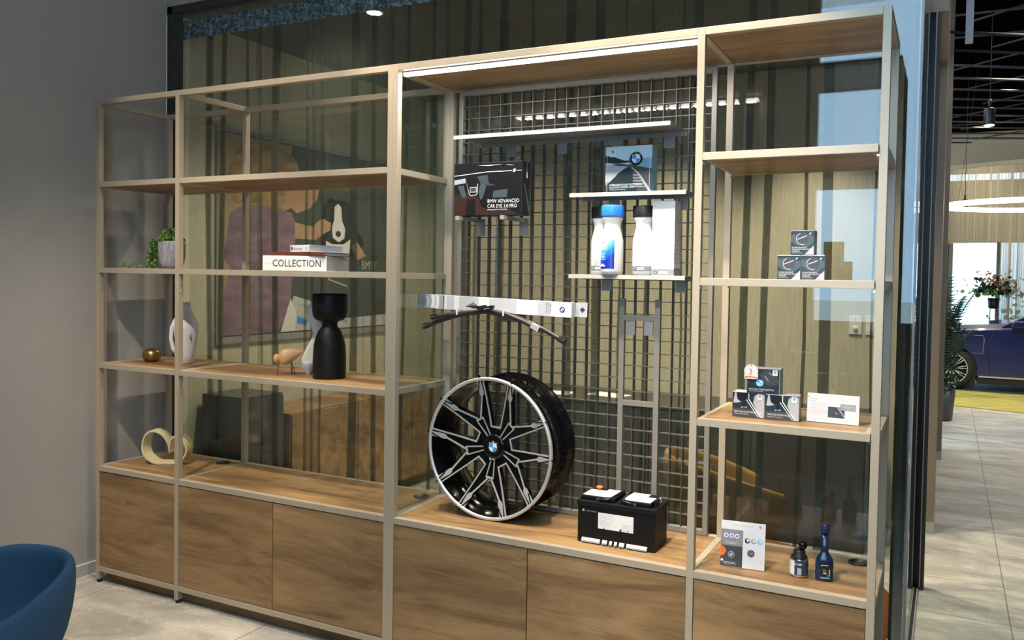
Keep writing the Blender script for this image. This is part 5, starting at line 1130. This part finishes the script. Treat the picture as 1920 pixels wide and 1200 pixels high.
# ceiling trusses
for k in range(13):
    y0 = 5.5 + k * 0.85
    o = MB().m('truss').tube([(4.0, y0, 4.42 + 0.045 * k), (9.4, y0 + 3.0 - 0.1 * k, 4.42 + 0.045 * k)], 0.016, 6).build('ceiling_beam'); tag(o, 'dark steel beam running diagonally under the black showroom ceiling', 'beam', 'diagonal ceiling beams')
rnd = random.Random(4)
for k in range(9):
    y0 = 6 + k * 1.15; x0 = 4.4 + (k % 3) * 0.3
    o = MB().m('truss').tube([(x0, y0, 4.9), (x0 + 2.4, y0 - 1.9, 4.9)], 0.011, 6).build('ceiling_beam'); tag(o, 'thin dark bar crossing above the diagonal ceiling beams', 'beam', 'thin crossing ceiling bars')
for k, (y0, z0) in enumerate(((8.0, 5.25), (9.0, 5.25), (14.8, 5.12))):
    o = MB().m('truss').box(4.2, y0, z0, 9.4, y0 + 0.022, z0 + 0.022).build('lighting_track'); tag(o, ('nearest horizontal track rail under the black ceiling', 'second horizontal track rail under the black ceiling', 'far dark rail where ceiling meets cream wall')[k], 'track')
o = MB().m('galv').box(4.66, 5.6, 4.25, 4.73, 5.67, 6.4).build('ceiling_strut'); tag(o, 'vertical galvanised strut hanging from the black ceiling', 'strut')
# plants
def frond(b, base, tip, n, leaf, rnd):
    base, tip = Vector(base), Vector(tip); mid = (base + tip) / 2 + Vector((0, 0, 0.25 * (tip - base).length))
    P = [base * (1 - t_) ** 2 + mid * 2 * t_ * (1 - t_) + tip * t_ ** 2 for t_ in [i / 12 for i in range(13)]]
    b.tube(P, 0.006, 5)
    for i in range(n):
        t_ = 0.2 + 0.8 * i / n; p = base * (1 - t_) ** 2 + mid * 2 * t_ * (1 - t_) + tip * t_ ** 2; d = (tip - base).normalized(); sd = d.cross(Vector((0, 0, 1))).normalized()
        for s_ in (-1, 1):
            e = p + (sd * s_ * 0.8 + d * 0.5 + Vector((0, 0, -0.35))) * leaf * math.sin(0.3 + 2.6 * t_) ; w_ = d * 0.012
            b.add([p - w_, p + w_, e], [(0, 1, 2)], False)
pm = thing('potted_palm', 'tall dark green palm growing beside the corridor pillar', 'plant', (4.48, 9.0, 0)); rnd = random.Random(8)
MB().m('dgrey').lathe([(0.16, 0), (0.20, 0.02), (0.23, 0.42), (0.21, 0.42), (0.2, 0.36)], 32).build('pot', pm)
b = MB().m('dleaf')
for k in range(30):
    a = rnd.uniform(0, 6.283); h = rnd.uniform(1.0, 2.05); r_ = rnd.uniform(0.2, 0.50) * (1.25 - 0.35 * h / 2)
    frond(b, (0.03 * math.cos(a), 0.03 * math.sin(a), rnd.uniform(0.4, h * 0.6)), (r_ * math.cos(a), r_ * math.sin(a), h), 16, 0.24, rnd)
b.build('fronds', pm)
leafp = []
for k in range(900): a = rnd.uniform(0, 6.283); r_ = 0.26 * math.sqrt(rnd.random()); leafp.append((r_ * math.cos(a), r_ * math.sin(a), rnd.uniform(0.45, 1.35)))
b = MB().m('dleaf'); leaves(b, leafp, 0.028, rnd, 5); b.build('foliage', pm)
mo = thing('potted_plant', 'bushy green and orange plant in black pot on thin stand by the window', 'plant', (5.42, 15.05, 0.010)); rnd = random.Random(12)
MB().m('black').lathe([(0.08, 1.40), (0.10, 1.42), (0.115, 1.62), (0.10, 1.62)], 24).build('pot', mo)
b = MB().m('black')
for a in (45, 135, 225, 315): b.tube([(0.09 * math.cos(R(a)), 0.09 * math.sin(R(a)), 1.40), (0.12 * math.cos(R(a)), 0.12 * math.sin(R(a)), 0.01)], 0.006, 6)
b.build('stand', mo)
P1 = [(rnd.gauss(0, 0.20), rnd.gauss(0, 0.18), 1.72 + abs(rnd.gauss(0, 0.13)) - 0.02) for k in range(330)]
b = MB().m('dleaf'); leaves(b, P1, 0.05, rnd, 5); b.m('leaf'); leaves(b, [(rnd.gauss(0, 0.24), rnd.gauss(0, 0.2), 1.66 + rnd.random() * 0.12) for k in range(70)], 0.045, rnd, 5); b.build('leaves', mo)
b = MB().m('rleaf'); leaves(b, [(rnd.gauss(0, 0.20), rnd.gauss(0, 0.18), 1.98 + rnd.gauss(0, 0.09)) for k in range(190)], 0.026, rnd, 5); b.build('orange_blooms', mo)
# greenery outside
ob_ = thing('garden_shrub', 'sunlit green shrub outside the showroom window beside grey downpipe', 'shrub', (6.6, 21.5, -0.05)); rnd = random.Random(3)
b = MB().m('leaf'); leaves(b, [(rnd.gauss(0, 0.45), rnd.gauss(0, 0.3), 0.25 + abs(rnd.gauss(0.45, 0.35))) for k in range(700)], 0.07, rnd, 5); b.build('foliage', ob_)
MB().m('frame_dark').tube([(0, 0, 0), (0.05, 0, 0.9)], 0.03, 8).build('stem', ob_)
